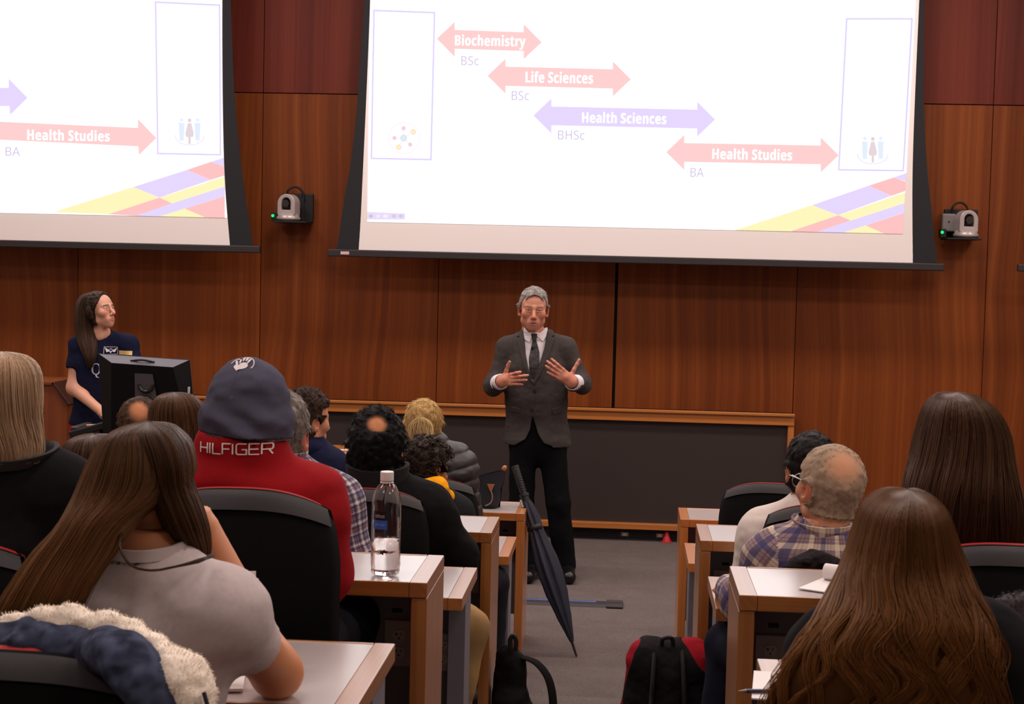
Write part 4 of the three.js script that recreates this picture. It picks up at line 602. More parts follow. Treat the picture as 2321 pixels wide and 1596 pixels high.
function makeBody(g, J, head, skin, o = {}) {   // one continuous skin surface: body, arms, hands, neck and head
  const s = J.s, B = new Field(.04); torsoInto(B, J, -.010, o); for (const k of ['L', 'R']) { armInto(B, J, k, -.004, o); handInto(B, J['w' + k], o['hd' + k] || J['w' + k].clone().sub(J['e' + k]), o['ht' + k] || J.rt.clone().multiplyScalar(k === 'L' ? 1 : -1).add(V(0, .5, 0)), s, [.35, .4, .45, .5], k === 'L' ? 1 : -1); } legsInto(B, J, -.012);
  const nk0 = head.wor(0, -.07, -.03); B.cap(nk0, J.nk, .050 * s, .054 * s, .03 * s);
  const pts = [J.L, J.R, J.hip, J.eL, J.eR, J.wL, J.wR, J.kL, J.kR, J.aL, J.aR, nk0]; const [lo, hi] = boundOf(pts, .19 * s); hi.y = Math.max(hi.y - .1, nk0.y + .02);
  const skinC = o.body || (() => skin); const gb = surf((x, y, z) => Math.max(B.at(x, y, z), y - nk0.y), lo, hi, o.cell ?? .018, (x, y, z) => skin);
  const hf = (x, y, z) => { const a = head.at(x, y, z); return a; }; const gh = surf(hf, head.c.clone().subScalar(.17 * head.s), head.c.clone().addScalar(.155 * head.s), (o.headCell ?? .0062) * head.s, o.face || faceColor(head, skin, o.faceOpt || {}));
  return wpart('body', mergeGeometries([gb, gh]), M.skin, g);
}
function garment(g, name, F, J, cell, m, colr, pts, pad, label) { const [lo, hi] = boundOf(pts, pad); return wpart(name, surf(F.fn(), lo, hi, cell, colr), m, g, label); }
function trousers(g, J, hex, label) { const F = new Field(.04); legsInto(F, J, .006); F.disp = (x, y, z) => .004 * fbm(x * 18, y * 18, z * 18, 2); const c = col(hex); garment(g, 'trousers', F, J, .020, M.cloth, () => c, [J.hip, J.kL, J.kR, J.aL, J.aR, J.hL, J.hR], .19, label);
  for (const k of ['L', 'R']) { const a = J['a' + k], q = new Field(.03), t = a.clone().addScaledVector(J.fw, .15 * J.s); q.cap(V(a.x, a.y - .035, a.z).addScaledVector(J.fw, -.03), V(t.x, a.y - .05, t.z), .042 * J.s, .036 * J.s, .02); const fy = a.y - .09; q.cut.push((x, y, z) => fy + .004 - y); const [lo, hi] = boundOf([a, t], .08); wpart('shoe', surf(q.fn(), lo, hi, .012), M.black, g); } }
const wrinkle = (amp, f, seed = 0) => (x, y, z) => amp * fbm(x * f + seed, y * f * 1.35 + seed, z * f, 3);
// ---------------------------------------------------------------- the speaker
{
  const Z = 10.22, A = (x, y, dz = 0) => at(x, y, Z - dz), PX = pxm(Z), s = 1.16;   // dz > 0 comes towards the camera
  const g = thing('person', 'standing grey-haired speaker in a dark suit and tie, both hands raised before him', 'person', V(A(1215, 1290).x, 0, -Z));
  const head = new Head(A(1209, 701, .06), 1.13, .10, .05, -.03, { open: true, jaw: 1.02, neck: 1.08 });
  const skin = col(0xcb8b70);
  const sl = A(1150, 789), sr = A(1283, 788), el = A(1118, 872, .02), er = A(1319, 868, .02), wl = A(1137, 866, .30), wr = A(1297, 866, .30), hip = A(1217, 985, -.02), nk = A(1210, 762);
  const ch = A(1213, 830), wa = A(1216, 900);
  const torso = (F, gr) => { F.ecap(hip, wa, .192 + gr, .178 + gr, .66, 0, .08); F.ecap(wa, ch, .178 + gr, .190 + gr, .66, 0, .08); F.ecap(ch, A(1212, 800), .190 + gr, .15 + gr, .6, 0, .06); F.cap(sl, sr, .050 + gr, .050 + gr, .06); for (const [q, k] of [[sl, 1], [sr, 1]]) F.cap(nk.clone().lerp(q, .22), q, .042 + gr, .048 + gr, .05); };
  // skin: neck, torso core, forearms and hands
  const HF = new Field(.02);
  const tl = handInto(HF, A(1137, 864, .31), V(.55, .16, .55), V(-.12, .95, -.1), 1.06, [[.2, 1.3, .8], [.55, .45, .3], [.62, .5, .35], [.7, .5, .4]], -1, { out: .8, fwd: .62, n: -.1 });
  HF.cap(el, A(1137, 864, .31), .05, .034, .03);
  const HG = new Field(.02);
  handInto(HG, A(1296, 866, .31), V(-.66, .50, .32), V(.35, .90, .0), 1.08, [[.05, .25, .15], [.08, .28, .18], [.12, .30, .2], [.2, .35, .25]], 1, { out: .9, fwd: .12, n: .0, bend: .0 });
  HG.cap(er, A(1296, 866, .31), .05, .034, .03);
  const B = new Field(.04); torso(B, -.03); B.cap(head.wor(0, -.08, -.03), nk, .068, .07, .03); B.cap(sl, el, .055, .048); B.cap(sr, er, .055, .048); B.cap(el, wl, .045, .034); B.cap(er, wr, .045, .034);
  for (const [h, k, a] of [[A(1183, 1000), A(1180, 1140, .05), A(1203, 1282, .05)], [A(1252, 1000), A(1264, 1140, .05), A(1280, 1290, .02)]]) { B.cap(h, k, .068, .055); B.cap(k, a, .055, .045); }
  const pts = [sl, sr, el, er, wl, wr, hip, A(1203, 1290), A(1280, 1290)]; const [lo, hi] = boundOf(pts, .2);
  const hfC = faceColor(head, skin, { open: true, lip: 0xa85c50, brow: 0x8a7060, browMix: .5, flush: 0xc8604c, beard: 0xa87868, tint: (l, c) => { if (l.y > .05 && l.z > .03) for (const y of [.052, .062, .071]) { const w = Math.abs(l.y - y - .004 * Math.cos(l.x * 60)); if (w < .0022 && Math.abs(l.x) < .04) c = mixc(c, col(0x9a6450), .45); } return c; } });
  const hl = boundOf([el, A(1137, 864, .31), ...tl], .05), hr = boundOf([er, A(1296, 866, .31), A(1255, 815, .4), A(1310, 800, .35)], .07);
  const handC = (x, y, z) => mixc(skin, col(0xc06a58), .35 + .5 * fbm(x * 30, y * 30, z * 30, 2));
  const body = mergeGeometries([surf(B.fn(), lo, hi, .018, () => skin), surf((x, y, z) => HF.at(x, y, z), hl[0], hl[1], .0032, handC), surf((x, y, z) => HG.at(x, y, z), hr[0], hr[1], .0032, handC), surf((x, y, z) => head.at(x, y, z), head.c.clone().subScalar(.2), head.c.clone().addScalar(.18), .0030, hfC)]);
  wpart('body', body, M.skin, g); addEyes(g, head, 0x4a5a6a);
  // hair
  const hairF = scalp({ front: .052, fore: .074, nape: -.07 });
  wpart('hair', shortHair(head, { dark: 0x6f6a66, mid: 0x97918c, light: 0xc2bcb6, seed: 9, n: 5200, len: .011, lift: .02, thick: (x, y, z) => .007 + .005 * sstep(.05, .1, y), cell: .0038, r: .0008, region: (x, y, z) => { const fr = .086 - .030 * Math.pow(Math.abs(x) / .05, 2); let d = z > .015 ? Math.max(fr - y + 0 * z, z - .082) : hairF(x, y, z); if (Math.abs(x) > .05 && z > -.03) d = Math.max(d, Math.max(z - .030 - .35 * y, -.028 - y)); if (Math.abs(x) > .055) d = Math.max(d, .026 - Math.hypot(y + .015, z + .012)); return d; }, flow: (x, y, z) => y > .07 ? V(.6, .1, -.6) : V(0, -.8, -.5) }), M.hairMatte, g);
  // shirt, tie
  const SF = new Field(.04); torso(SF, -.016); SF.cap(nk.clone().add(V(0, -.03, .0)), A(1210, 748, .02), .083, .078, .04);
  const sw = col(0xe6dfe4), [tlo, thi] = boundOf([A(1150, 740), A(1275, 900)], .0); tlo.z = -Z - .2; thi.z = -Z + .26;
  const wh = M.cloth; const poly = (l) => l.map(([x, y]) => { const p = A(x, y, .15); return [p.x, p.y]; });
  SF.disp = wrinkle(.002, 22);
  const shY = A(1210, 760).y; wpart('shirt', surf((x, y, z) => Math.max(SF.at(x, y, z), y - shY - .25 * (z + Z)), V(tlo.x, tlo.y, tlo.z), V(thi.x, thi.y, thi.z), .008, () => sw), wh, g);
  wpart('shirt_collar', collarBand(A(1211, 764, .01), .080, .082, .048, -.06, 0, .30, 2 * PI - .30, -.16, 0, .006), std(0xe6dfe4, .8), g);
  const shf = SF.fn();
  for (const p of [[[1186, 741], [1191, 748], [1199, 756], [1207, 760], [1199, 778], [1187, 771], [1185, 757]], [[1237.5, 739], [1233, 747], [1224, 755], [1212, 760], [1229, 776], [1236, 766], [1239, 752]]]) wpart('shirt_collar', shell(shf, poly(p), .004, .005, -Z + .0, .0035, tlo, thi, () => sw), wh, g);
  for (const [W, E_, c] of [[A(1136, 865, .285), el, 0], [A(1297, 867, .285), er, 1]]) { const F = new Field(.02), d = E_.clone().sub(W).normalize(); F.cap(W.clone().addScaledVector(d, -.008), W.clone().addScaledVector(d, .10), .049, .052); F.cap(W.clone().addScaledVector(d, -.06), W.clone().addScaledVector(d, .04), .041, .041, .003, -1); F.cut.push((x, y, z) => -((x - W.x) * d.x + (y - W.y) * d.y + (z - W.z) * d.z) - .012); const b = boundOf([W, W.clone().addScaledVector(d, .1)], .07); wpart('shirt_cuff', surf(F.fn(), b[0], b[1], .0045, () => sw), wh, g); }
  const tieTex = (x, y) => { const u = Math.round((x + y) / .011), v = Math.round((x - y) / .011), du = (x + y) / .011 - u, dv = (x - y) / .011 - v; return Math.hypot(du, dv) < .28 ? col(0x55504e) : col(0x100f12); };
  const tlo2 = tlo.clone(); tlo2.y -= .0;
  wpart('tie', mergeGeometries([shell(shf, poly([[1202, 757], [1217, 757], [1214, 772], [1206, 773]]), .006, .010, -Z, .0035, tlo, thi, tieTex), shell(shf, poly([[1206, 771], [1214, 771], [1222, 800], [1222, 840], [1213, 866], [1200, 852], [1198, 812]]), .003, .006, -Z, .0035, tlo, thi, tieTex)]), std(0xffffff, .55, { vertexColors: true }), g);
  { const p = A(1205, 790, .2), F = new Field(.01); F.ell(V(p.x, p.y, p.z), .009, .014, .009); const mic = printOn(shf, V(p.x - .007, p.y - .012, -Z + .5), V(.014, 0, 0), V(0, .024, 0), V(0, 0, -1), 2, 2, .012); const q = mic.attributes.position, c = V(q.getX(4), q.getY(4), q.getZ(4)); const b = new THREE.SphereGeometry(.009, 12, 10); b.scale(1, 1.5, 1); b.translate(c.x, c.y, c.z); wpart('clip_microphone', b, M.black, g); }
  // jacket
  const JF = new Field(.04); torso(JF, .008); JF.ecap(hip, A(1216, 1003, -.01), .200, .214, .70, 0, .06); const dl = wl.clone().sub(el).normalize(), dr = wr.clone().sub(er).normalize();
  JF.cap(sl, el, .062, .056, .04); JF.cap(el, A(1135, 868, .24), .056, .056, .04); JF.cap(sr, er, .062, .056, .04); JF.cap(er, A(1299, 869, .24), .056, .056, .04); JF.ball(A(1117, 884, .04), .04, .04); JF.ball(A(1319, 880, .04), .04, .04);
  const hemY = A(1216, 1004).y, fa = A(1209, 870, .15), fb = A(1206, 946, .15), topY = A(1209, 868).y, nkY = A(1210, 752).y, SS = [[A(1150, 789), 1], [A(1283, 788), -1]], frontLine = (x, y) => { const a = fa, b = fb; const t = clamp((y - a.y) / (b.y - a.y), 0, 1); return x - lerp(a.x, b.x, t) - .006; };
  JF.disp = (x, y, z) => { let d = .0045 * fbm(x * 9, y * 13, z * 9, 3); if (z > -Z + .05 && y < topY && y > hemY - .1) d += .004 * Math.exp(-Math.pow(frontLine(x, y) / .006, 2)); for (const S of SS) { const q = (x - S[0].x) * S[1] - .045 - .10 * Math.max(0, (S[0].y - y)); if (y < S[0].y + .08 && y > S[0].y - .20) d += .0035 * Math.exp(-Math.pow(q / .006, 2)); } return d; };
  const vee = poly([[1187, 735], [1186, 760], [1190, 800], [1197, 836], [1208, 868], [1221, 830], [1233, 790], [1238, 760], [1238, 730], [1212, 700]]);
  const cutaway = poly([[1206, 942], [1201, 975], [1190, 997], [1165, 1012], [1165, 1040], [1262, 1040], [1250, 1013], [1232, 1006], [1219, 985]]);
  const cutV = (x, y, z) => z > -Z + .02 ? Math.max(-polySD(vee, x, y), -polySD(cutaway, x, y)) : -1;
  JF.cut.push(cutV); JF.cut.push((x, y, z) => hemY - .03 * (x - hip.x) - y - .012); for (const [W, d] of [[A(1135, 868, .245), dl], [A(1299, 869, .245), dr]]) JF.cut.push((x, y, z) => { const t = (x - W.x) * d.x + (y - W.y) * d.y + (z - W.z) * d.z, r = Math.hypot(x - W.x - t * d.x, y - W.y - t * d.y, z - W.z - t * d.z); return r < .13 && t > -.2 ? Math.min(t, .13 - r) : -1; });
  const neckHole = (x, y, z) => .080 - Math.hypot(x - nk.x, z - nk.z - .02) - Math.max(0, nkY - y) * 2; JF.cut.push(neckHole);
  const g1 = col(0x3d3937), g2 = col(0x4a4442), jc = (x, y, z) => mixc(g1, g2, .5 + .5 * noise(x * 260, y * 260, z * 260)); const jb = boundOf([sl, sr, el, er, A(1135, 868, .3), A(1299, 869, .3), V(hip.x, hemY, hip.z)], .15);
  wpart('suit_jacket', surf(JF.fn(), jb[0], jb[1], .0072, jc), M.cloth, g);
  const JB = new Field(.04); torso(JB, .008); const jbf = JB.fn(), lz = -Z + .0, llo = V(tlo.x - .05, hemY, tlo.z), lhi = thi;
  for (const p of [[[1187, 738], [1176, 752], [1168, 764], [1176, 764], [1170, 772], [1177, 800], [1190, 840], [1208, 872], [1208, 866], [1196, 833], [1189, 800], [1186, 765]], [[1239, 734], [1251, 752], [1257, 762], [1249, 764], [1256, 771], [1246, 800], [1229, 842], [1209, 874], [1208, 867], [1222, 830], [1234, 790], [1239, 758]]]) wpart('lapel', shell(jbf, poly(p), .003, .007, lz, .0042, llo, lhi, jc), M.cloth, g);
  for (const p of [[[1157, 922], [1180, 927], [1179, 940], [1155, 935]], [[1250, 928], [1282, 922], [1284, 936], [1252, 943]]]) wpart('pocket_flap', shell(jbf, poly(p), .002, .006, lz, .006, llo, thi, jc), M.cloth, g);
  for (const [x, y] of [[1211, 886], [1205, 929]]) { const pr = printOn(jbf, (() => { const p = A(x - 3, y + 3, .15); p.z = -Z + .5; return p; })(), V(6 * PX, 0, 0), V(0, 6 * PX, 0), V(0, 0, -1), 2, 2, .006).attributes.position; const b = new THREE.CylinderGeometry(.0105, .0105, .005, 16); b.rotateX(PI / 2); b.translate(pr.getX(4), pr.getY(4), pr.getZ(4)); wpart('button', b, M.black, g); }
  // trousers and shoes
  const TF = new Field(.04); for (const [h, k, a, r] of [[A(1184, 1002), A(1183, 1140, .05), A(1204, 1283, .05), 1], [A(1251, 1002), A(1264, 1140, .05), A(1281, 1282, .03), 1]]) { const q = new Field(.03); q.cap(h, k, .092, .080, .01); q.cap(k, a, .080, .072, .01); TF.add((x, y, z) => q.at(x, y, z), .02); } TF.ecap(A(1216, 935), A(1217, 1000), .168, .162, .66, 0, .05); TF.disp = (x, y, z) => .006 * fbm(x * 8, y * 10, z * 8, 3); const fl = A(1281, 1296).y; TF.cut.push((x, y, z) => .055 - y);
  const tb = boundOf([A(1183, 985), A(1264, 985), V(A(1204, 1283).x, 0.02, -Z + .05), V(A(1281, 1282).x, .02, -Z)], .13); wpart('trousers', surf(TF.fn(), tb[0], tb[1], .010, () => col(0x09090c)), M.cloth, g);
  for (const [a, tx] of [[A(1205, 1283, .03), -.01], [A(1282, 1288, .0), .03]]) { const q = new Field(.03), t = V(a.x + tx, .045, a.z + .19); q.cap(V(a.x, .06, a.z - .03), V(t.x, .042, t.z), .052, .044, .03); q.cap(V(a.x, .10, a.z), V(a.x, .06, a.z + .05), .05, .05, .04); q.cut.push((x, y, z) => .004 - y); const b = boundOf([a, t], .09); b[0].y = -.02; wpart('shoe', surf(q.fn(), b[0], b[1], .007), M.blackGloss, g); }
}
// ---------------------------------------------------------------- the presenter at the console
{
  const Z = 10.15, A = (x, y, dz = 0) => at(x, y, Z - dz), s = 1.14;
  const g = thing('person', 'standing woman with long dark hair in a navy t-shirt and red trousers, looking up', 'person', V(A(225, 1000).x, 0, -Z));
  const head = new Head(A(226, 705, .03), 1.02, 1.18, -.24, .02, { jaw: .92, neck: .85 }), skin = col(0xd29a80);
  const sl = A(177, 783), sr = A(292, 781), el = A(167, 880, .06), wl = A(236, 938, .32), er = A(314, 870, .04), wr = A(262, 968, .36), hip = A(226, 960), nk = A(232, 757), wa = A(228, 890), ch = A(230, 825);
  const turn = .15, torso = (F, gr) => { F.ecap(hip, wa, .175 + gr, .150 + gr, .68, turn, .08); F.ecap(wa, ch, .150 + gr, .158 + gr, .64, turn, .08); F.ecap(ch, A(232, 800), .156 + gr, .12 + gr, .6, turn, .06); F.cap(sl, sr, .042 + gr, .042 + gr, .06); for (const q of [sl, sr]) F.cap(nk.clone().lerp(q, .2), q, .034 + gr, .040 + gr, .04); };
  const B = new Field(.04); torso(B, -.02); B.cap(head.wor(0, -.07, -.03), nk, .052, .056, .03); B.cap(sl, el, .052, .042); B.cap(el, wl, .042, .027); B.cap(sr, er, .052, .042); B.cap(er, wr, .042, .027);
  const legs = [[A(196, 975), A(198, 1110), A(200, 1262)], [A(258, 975), A(256, 1110), A(256, 1262)]]; for (const [h, k, a] of legs) { B.cap(h, k, .085, .06); B.cap(k, a, .055, .045); }
  const H1 = new Field(.02); handInto(H1, wl, V(.5, -.18, .6), V(.6, .6, -.4), 1.0, [.3, .35, .4, .45], -1); H1.cap(el.clone().lerp(wl, .6), wl, .034, .027, .03);
  const H2 = new Field(.02); handInto(H2, wr, V(-.6, -.1, .5), V(.2, .8, -.2), 1.0, [.3, .35, .4, .45], 1); H2.cap(er.clone().lerp(wr, .6), wr, .034, .027, .03);
  const [lo, hi] = boundOf([sl, sr, el, er, wl, wr, legs[0][2], legs[1][2]], .16), cs = () => skin;
  wpart('body', mergeGeometries([surf(B.fn(), lo, hi, .012, cs), surf(H1.fn(), ...boundOf([wl, V(wl.x + .12, wl.y - .05, wl.z + .14), V(wl.x - .05, wl.y + .06, wl.z)], .07), .004, cs), surf(H2.fn(), ...boundOf([wr, V(wr.x - .14, wr.y, wr.z + .12)], .08), .004, cs), surf((x, y, z) => head.at(x, y, z), head.c.clone().subScalar(.19), head.c.clone().addScalar(.17), .0032, faceColor(head, skin, { lip: 0xa8544e, brow: 0x3a2820, flush: 0xcc7464 }))]), M.skin, g); addEyes(g, head, 0x4a3a2a);
  // hair: long and dark, swept behind the face and hanging in front of her right shoulder
  const hd = { dark: 0x16100e, mid: 0x2e211c, light: 0x5a4236 };
  const cap = shortHair(head, { ...hd, seed: 41, n: 2000, len: .022, lift: .04, thick: .012, cell: .0045, r: .0011, region: (x, y, z) => Math.max(z - lerp(.010, .060, sstep(-.03, .075, y)), -.09 - y), flow: (x, y, z) => V(0, -1, -.35) });
  const fall = longHair({ ...hd, tip: 0x4a3428, seed: 43, n: 1500, r: .0016, wave: .10, ombre: .4, start: .12, end: [.72, 1], rows: [[218, 661, 2, Z + .02, .01], [215, 664, 15, Z + .02, .05], [208, 672, 24, Z + .02, .085], [202, 690, 27, Z + .02, .10], [198, 722, 27, Z + .01, .10], [199, 755, 26, Z - .02, .085], [201, 785, 20, Z - .09, .06], [204, 812, 12, Z - .14, .035], [204, 834, 5, Z - .15, .012]], phi: [-2.9, 2.9] });
  wpart('hair', mergeHair([cap, fall]), M.hair, g);
  // t-shirt
  const F = new Field(.04); torso(F, .010); F.ecap(hip, A(226, 968), .178, .180, .70, turn, .05); for (const [S, E_] of [[sl, el], [sr, er]]) { const q = new Field(.03), d = E_.clone().sub(S).normalize(), W = S.clone().lerp(E_, .54); q.cap(S, W.clone().addScaledVector(d, .06), .056, .064, .04); q.cut.push((x, y, z) => (x - W.x) * d.x + (y - W.y) * d.y + (z - W.z) * d.z); F.add((x, y, z) => q.at(x, y, z), .03); } F.disp = wrinkle(.005, 9, 3); const hem = A(226, 962).y; F.cut.push((x, y, z) => hem - y);
  const nky = A(232, 752).y; F.cut.push((x, y, z) => .066 - Math.hypot(x - nk.x, z - nk.z - .03, (y - nky) * 1.1));
  const nv = col(0x12152b); const sb = boundOf([sl, sr, el, er, V(hip.x, hem, hip.z)], .12); wpart('t_shirt', surf(F.fn(), sb[0], sb[1], .0085, (x, y, z) => mixc(nv, col(0x171b36), .5 + .5 * noise(x * 200, y * 200, z * 200))), M.cloth, g);
  const ff = F.fn(), pr = (x, y, w, h) => [A(x, y, .5), V(w * pxm(Z), 0, 0), V(0, h * pxm(Z), 0), V(0, 0, -1)];
  const q = printMat(canvasTex(256, 256, (c) => { c.fillStyle = '#c6c4cc'; c.font = '250px serif'; c.textAlign = 'center'; c.fillText('Q', 118, 205); }));
  const pz = (x, y) => { const p = A(x, y, .14); p.z = -Z + .5; return p; };
  wpart('shirt_letter', printOn(ff, pz(200, 856), V(34 * pxm(Z), 0, 0), V(0, 36 * pxm(Z), 0), V(0, 0, -1), 12, 12), q, g, 'white letter on the chest');
  const crest = printMat(canvasTex(256, 160, (c) => { c.strokeStyle = '#b9bac6'; c.fillStyle = '#d9d9e0'; c.lineWidth = 9; c.strokeRect(10, 8, 230, 140); c.beginPath(); c.moveTo(20, 20); c.lineTo(90, 60); c.lineTo(128, 36); c.lineTo(168, 62); c.lineTo(236, 20); c.lineTo(196, 110); c.lineTo(150, 92); c.lineTo(128, 130); c.lineTo(104, 92); c.lineTo(60, 112); c.closePath(); c.fill(); c.fillStyle = '#1a1e40'; c.beginPath(); c.moveTo(92, 62); c.lineTo(128, 96); c.lineTo(166, 64); c.lineTo(128, 52); c.fill(); }));
  wpart('shirt_crest', printOn(ff, pz(229, 805), V(32 * pxm(Z), 0, 0), V(0, 19 * pxm(Z), 0), V(0, 0, -1), 10, 6), crest, g, 'pale crest on the chest');
  wpart('name_badge', (() => { const b = printOn(ff, pz(262, 805), V(31 * pxm(Z), -.5 * pxm(Z), 0), V(0, 9.5 * pxm(Z), 0), V(0, 0, -1), 6, 3, .008); return b; })(), std(0xf2d58a, .5, { side: THREE.DoubleSide }), g, 'yellow name badge');
  const TF = new Field(.04); for (const [h, k, a] of legs) { TF.cap(h, k, .105, .075, .05); TF.cap(k, a, .074, .058, .04); } TF.ecap(hip, A(226, 985), .17, .172, .68, turn, .05); TF.cut.push((x, y, z) => y - hem - .02); const tb = boundOf([hip, legs[0][2], legs[1][2]], .2); wpart('trousers', surf(TF.fn(), tb[0], tb[1], .012, () => col(0xb01020)), M.cloth, g);
  for (const [, , a] of legs) { const qf = new Field(.03), t = V(a.x, .045, a.z + .17); qf.cap(V(a.x, .055, a.z - .03), t, .048, .04); qf.cap(V(a.x, .1, a.z), V(a.x, .06, a.z), .045, .045, .03); qf.cut.push((x, y, z) => .004 - y); const b = boundOf([V(a.x, .02, a.z), t], .09); wpart('shoe', surf(qf.fn(), b[0], b[1], .010), M.black, g); }
  // keyboard tray she leans on
  const tq = thing('keyboard_tray', 'black sloping keyboard tray under the hand of the presenter', 'keyboard tray', V(A(232, 965, .4).x, A(232, 965, .4).y, -Z + .45));
  part('tray', (() => { const b = box(.30, .045, .30, 0, 0, 0, .01); b.rotateZ(.30); return b; })(), M.black, tq); part('tray_end', box(.05, .14, .28, -.115, -.06, .0, .01), M.darkGrey, tq); part('tray_arm', tube([V(.02, -.02, .0), V(.08, -.10, .05), V(.10, A(232, 965, .4).y * -1 + .78, .12)], .025, 12, 8), M.black, tq);
}
// ---------------------------------------------------------------- the audience
const plaidTex = (bands, px) => dataTex(px, px, (u, v, i, j) => { const f = (t, isU) => { let c = null; for (const [a, b, k, o] of bands) if (t >= a && t < b) c = [k, o]; return c; }; const base = [...PLAID0]; const a = f(u), b = f(v), tw = ((i + j) >> 1) % 2; let c = base; const ap = (q, w) => { if (q) c = c.map((x, n) => lerp(x, q[0][n], q[1] * w)); }; if (tw) { ap(a, .9); ap(b, .55); } else { ap(b, .9); ap(a, .55); } const n = (hash3(i, j, 5) - .5) * 14; return c.map((x) => x + n); });
let PLAID0 = [132, 112, 122];
const plaidA = (() => { PLAID0 = [118, 104, 120]; const t = plaidTex([[0, .10, [236, 228, 220], .8], [.16, .24, [40, 32, 58], .9], [.30, .36, [120, 48, 78], .7], [.46, .52, [236, 228, 220], .7], [.56, .66, [52, 48, 92], .8], [.74, .78, [80, 120, 110], .6], [.84, .92, [40, 32, 58], .8]], 128); t.repeat.set(1 / .062, 1 / .062); return t; })();
const plaidB = (() => { PLAID0 = [134, 112, 116]; const t = plaidTex([[0, .17, [226, 208, 176], .9], [.20, .23, [90, 66, 78], .6], [.30, .33, [90, 60, 70], .7], [.44, .62, [46, 44, 92], .85], [.70, .73, [96, 60, 70], .7], [.82, .85, [90, 66, 78], .6]], 128); t.repeat.set(1 / .098, 1 / .098); return t; })();
const tone = (h, amt = .12, f = 160) => { const a = col(h), b = a.clone().multiplyScalar(1 + amt), c = a.clone().multiplyScalar(1 - amt); return (x, y, z) => mixc(c, b, .5 + .5 * noise(x * f, y * f, z * f)); };
const AUD = (label, base) => thing('person', label, 'person', base);
const topOf = (J, g, o = {}) => { const F = new Field(.04); torsoInto(F, J, g, o); if (o.arms !== false) for (const k of ['L', 'R']) armInto(F, J, k, g, { ...o, ...(o['arm' + k] || {}) }); F.disp = o.disp || wrinkle(.006, 9, o.seed || 0); F.cut.push((x, y, z) => J.hip.y - .12 - y); return F; };
const jpts = (J) => [J.L, J.R, J.hip, J.eL, J.eR, J.wL, J.wR];
const neckCut = (J, r, up = .02) => (x, y, z) => y > J.nk.y + up - .08 ? r - Math.hypot(x - J.nk.x, z - J.nk.z) : -1;
const baseOf = (J, t) => V(J.hip.x, TIER[t], J.hip.z);

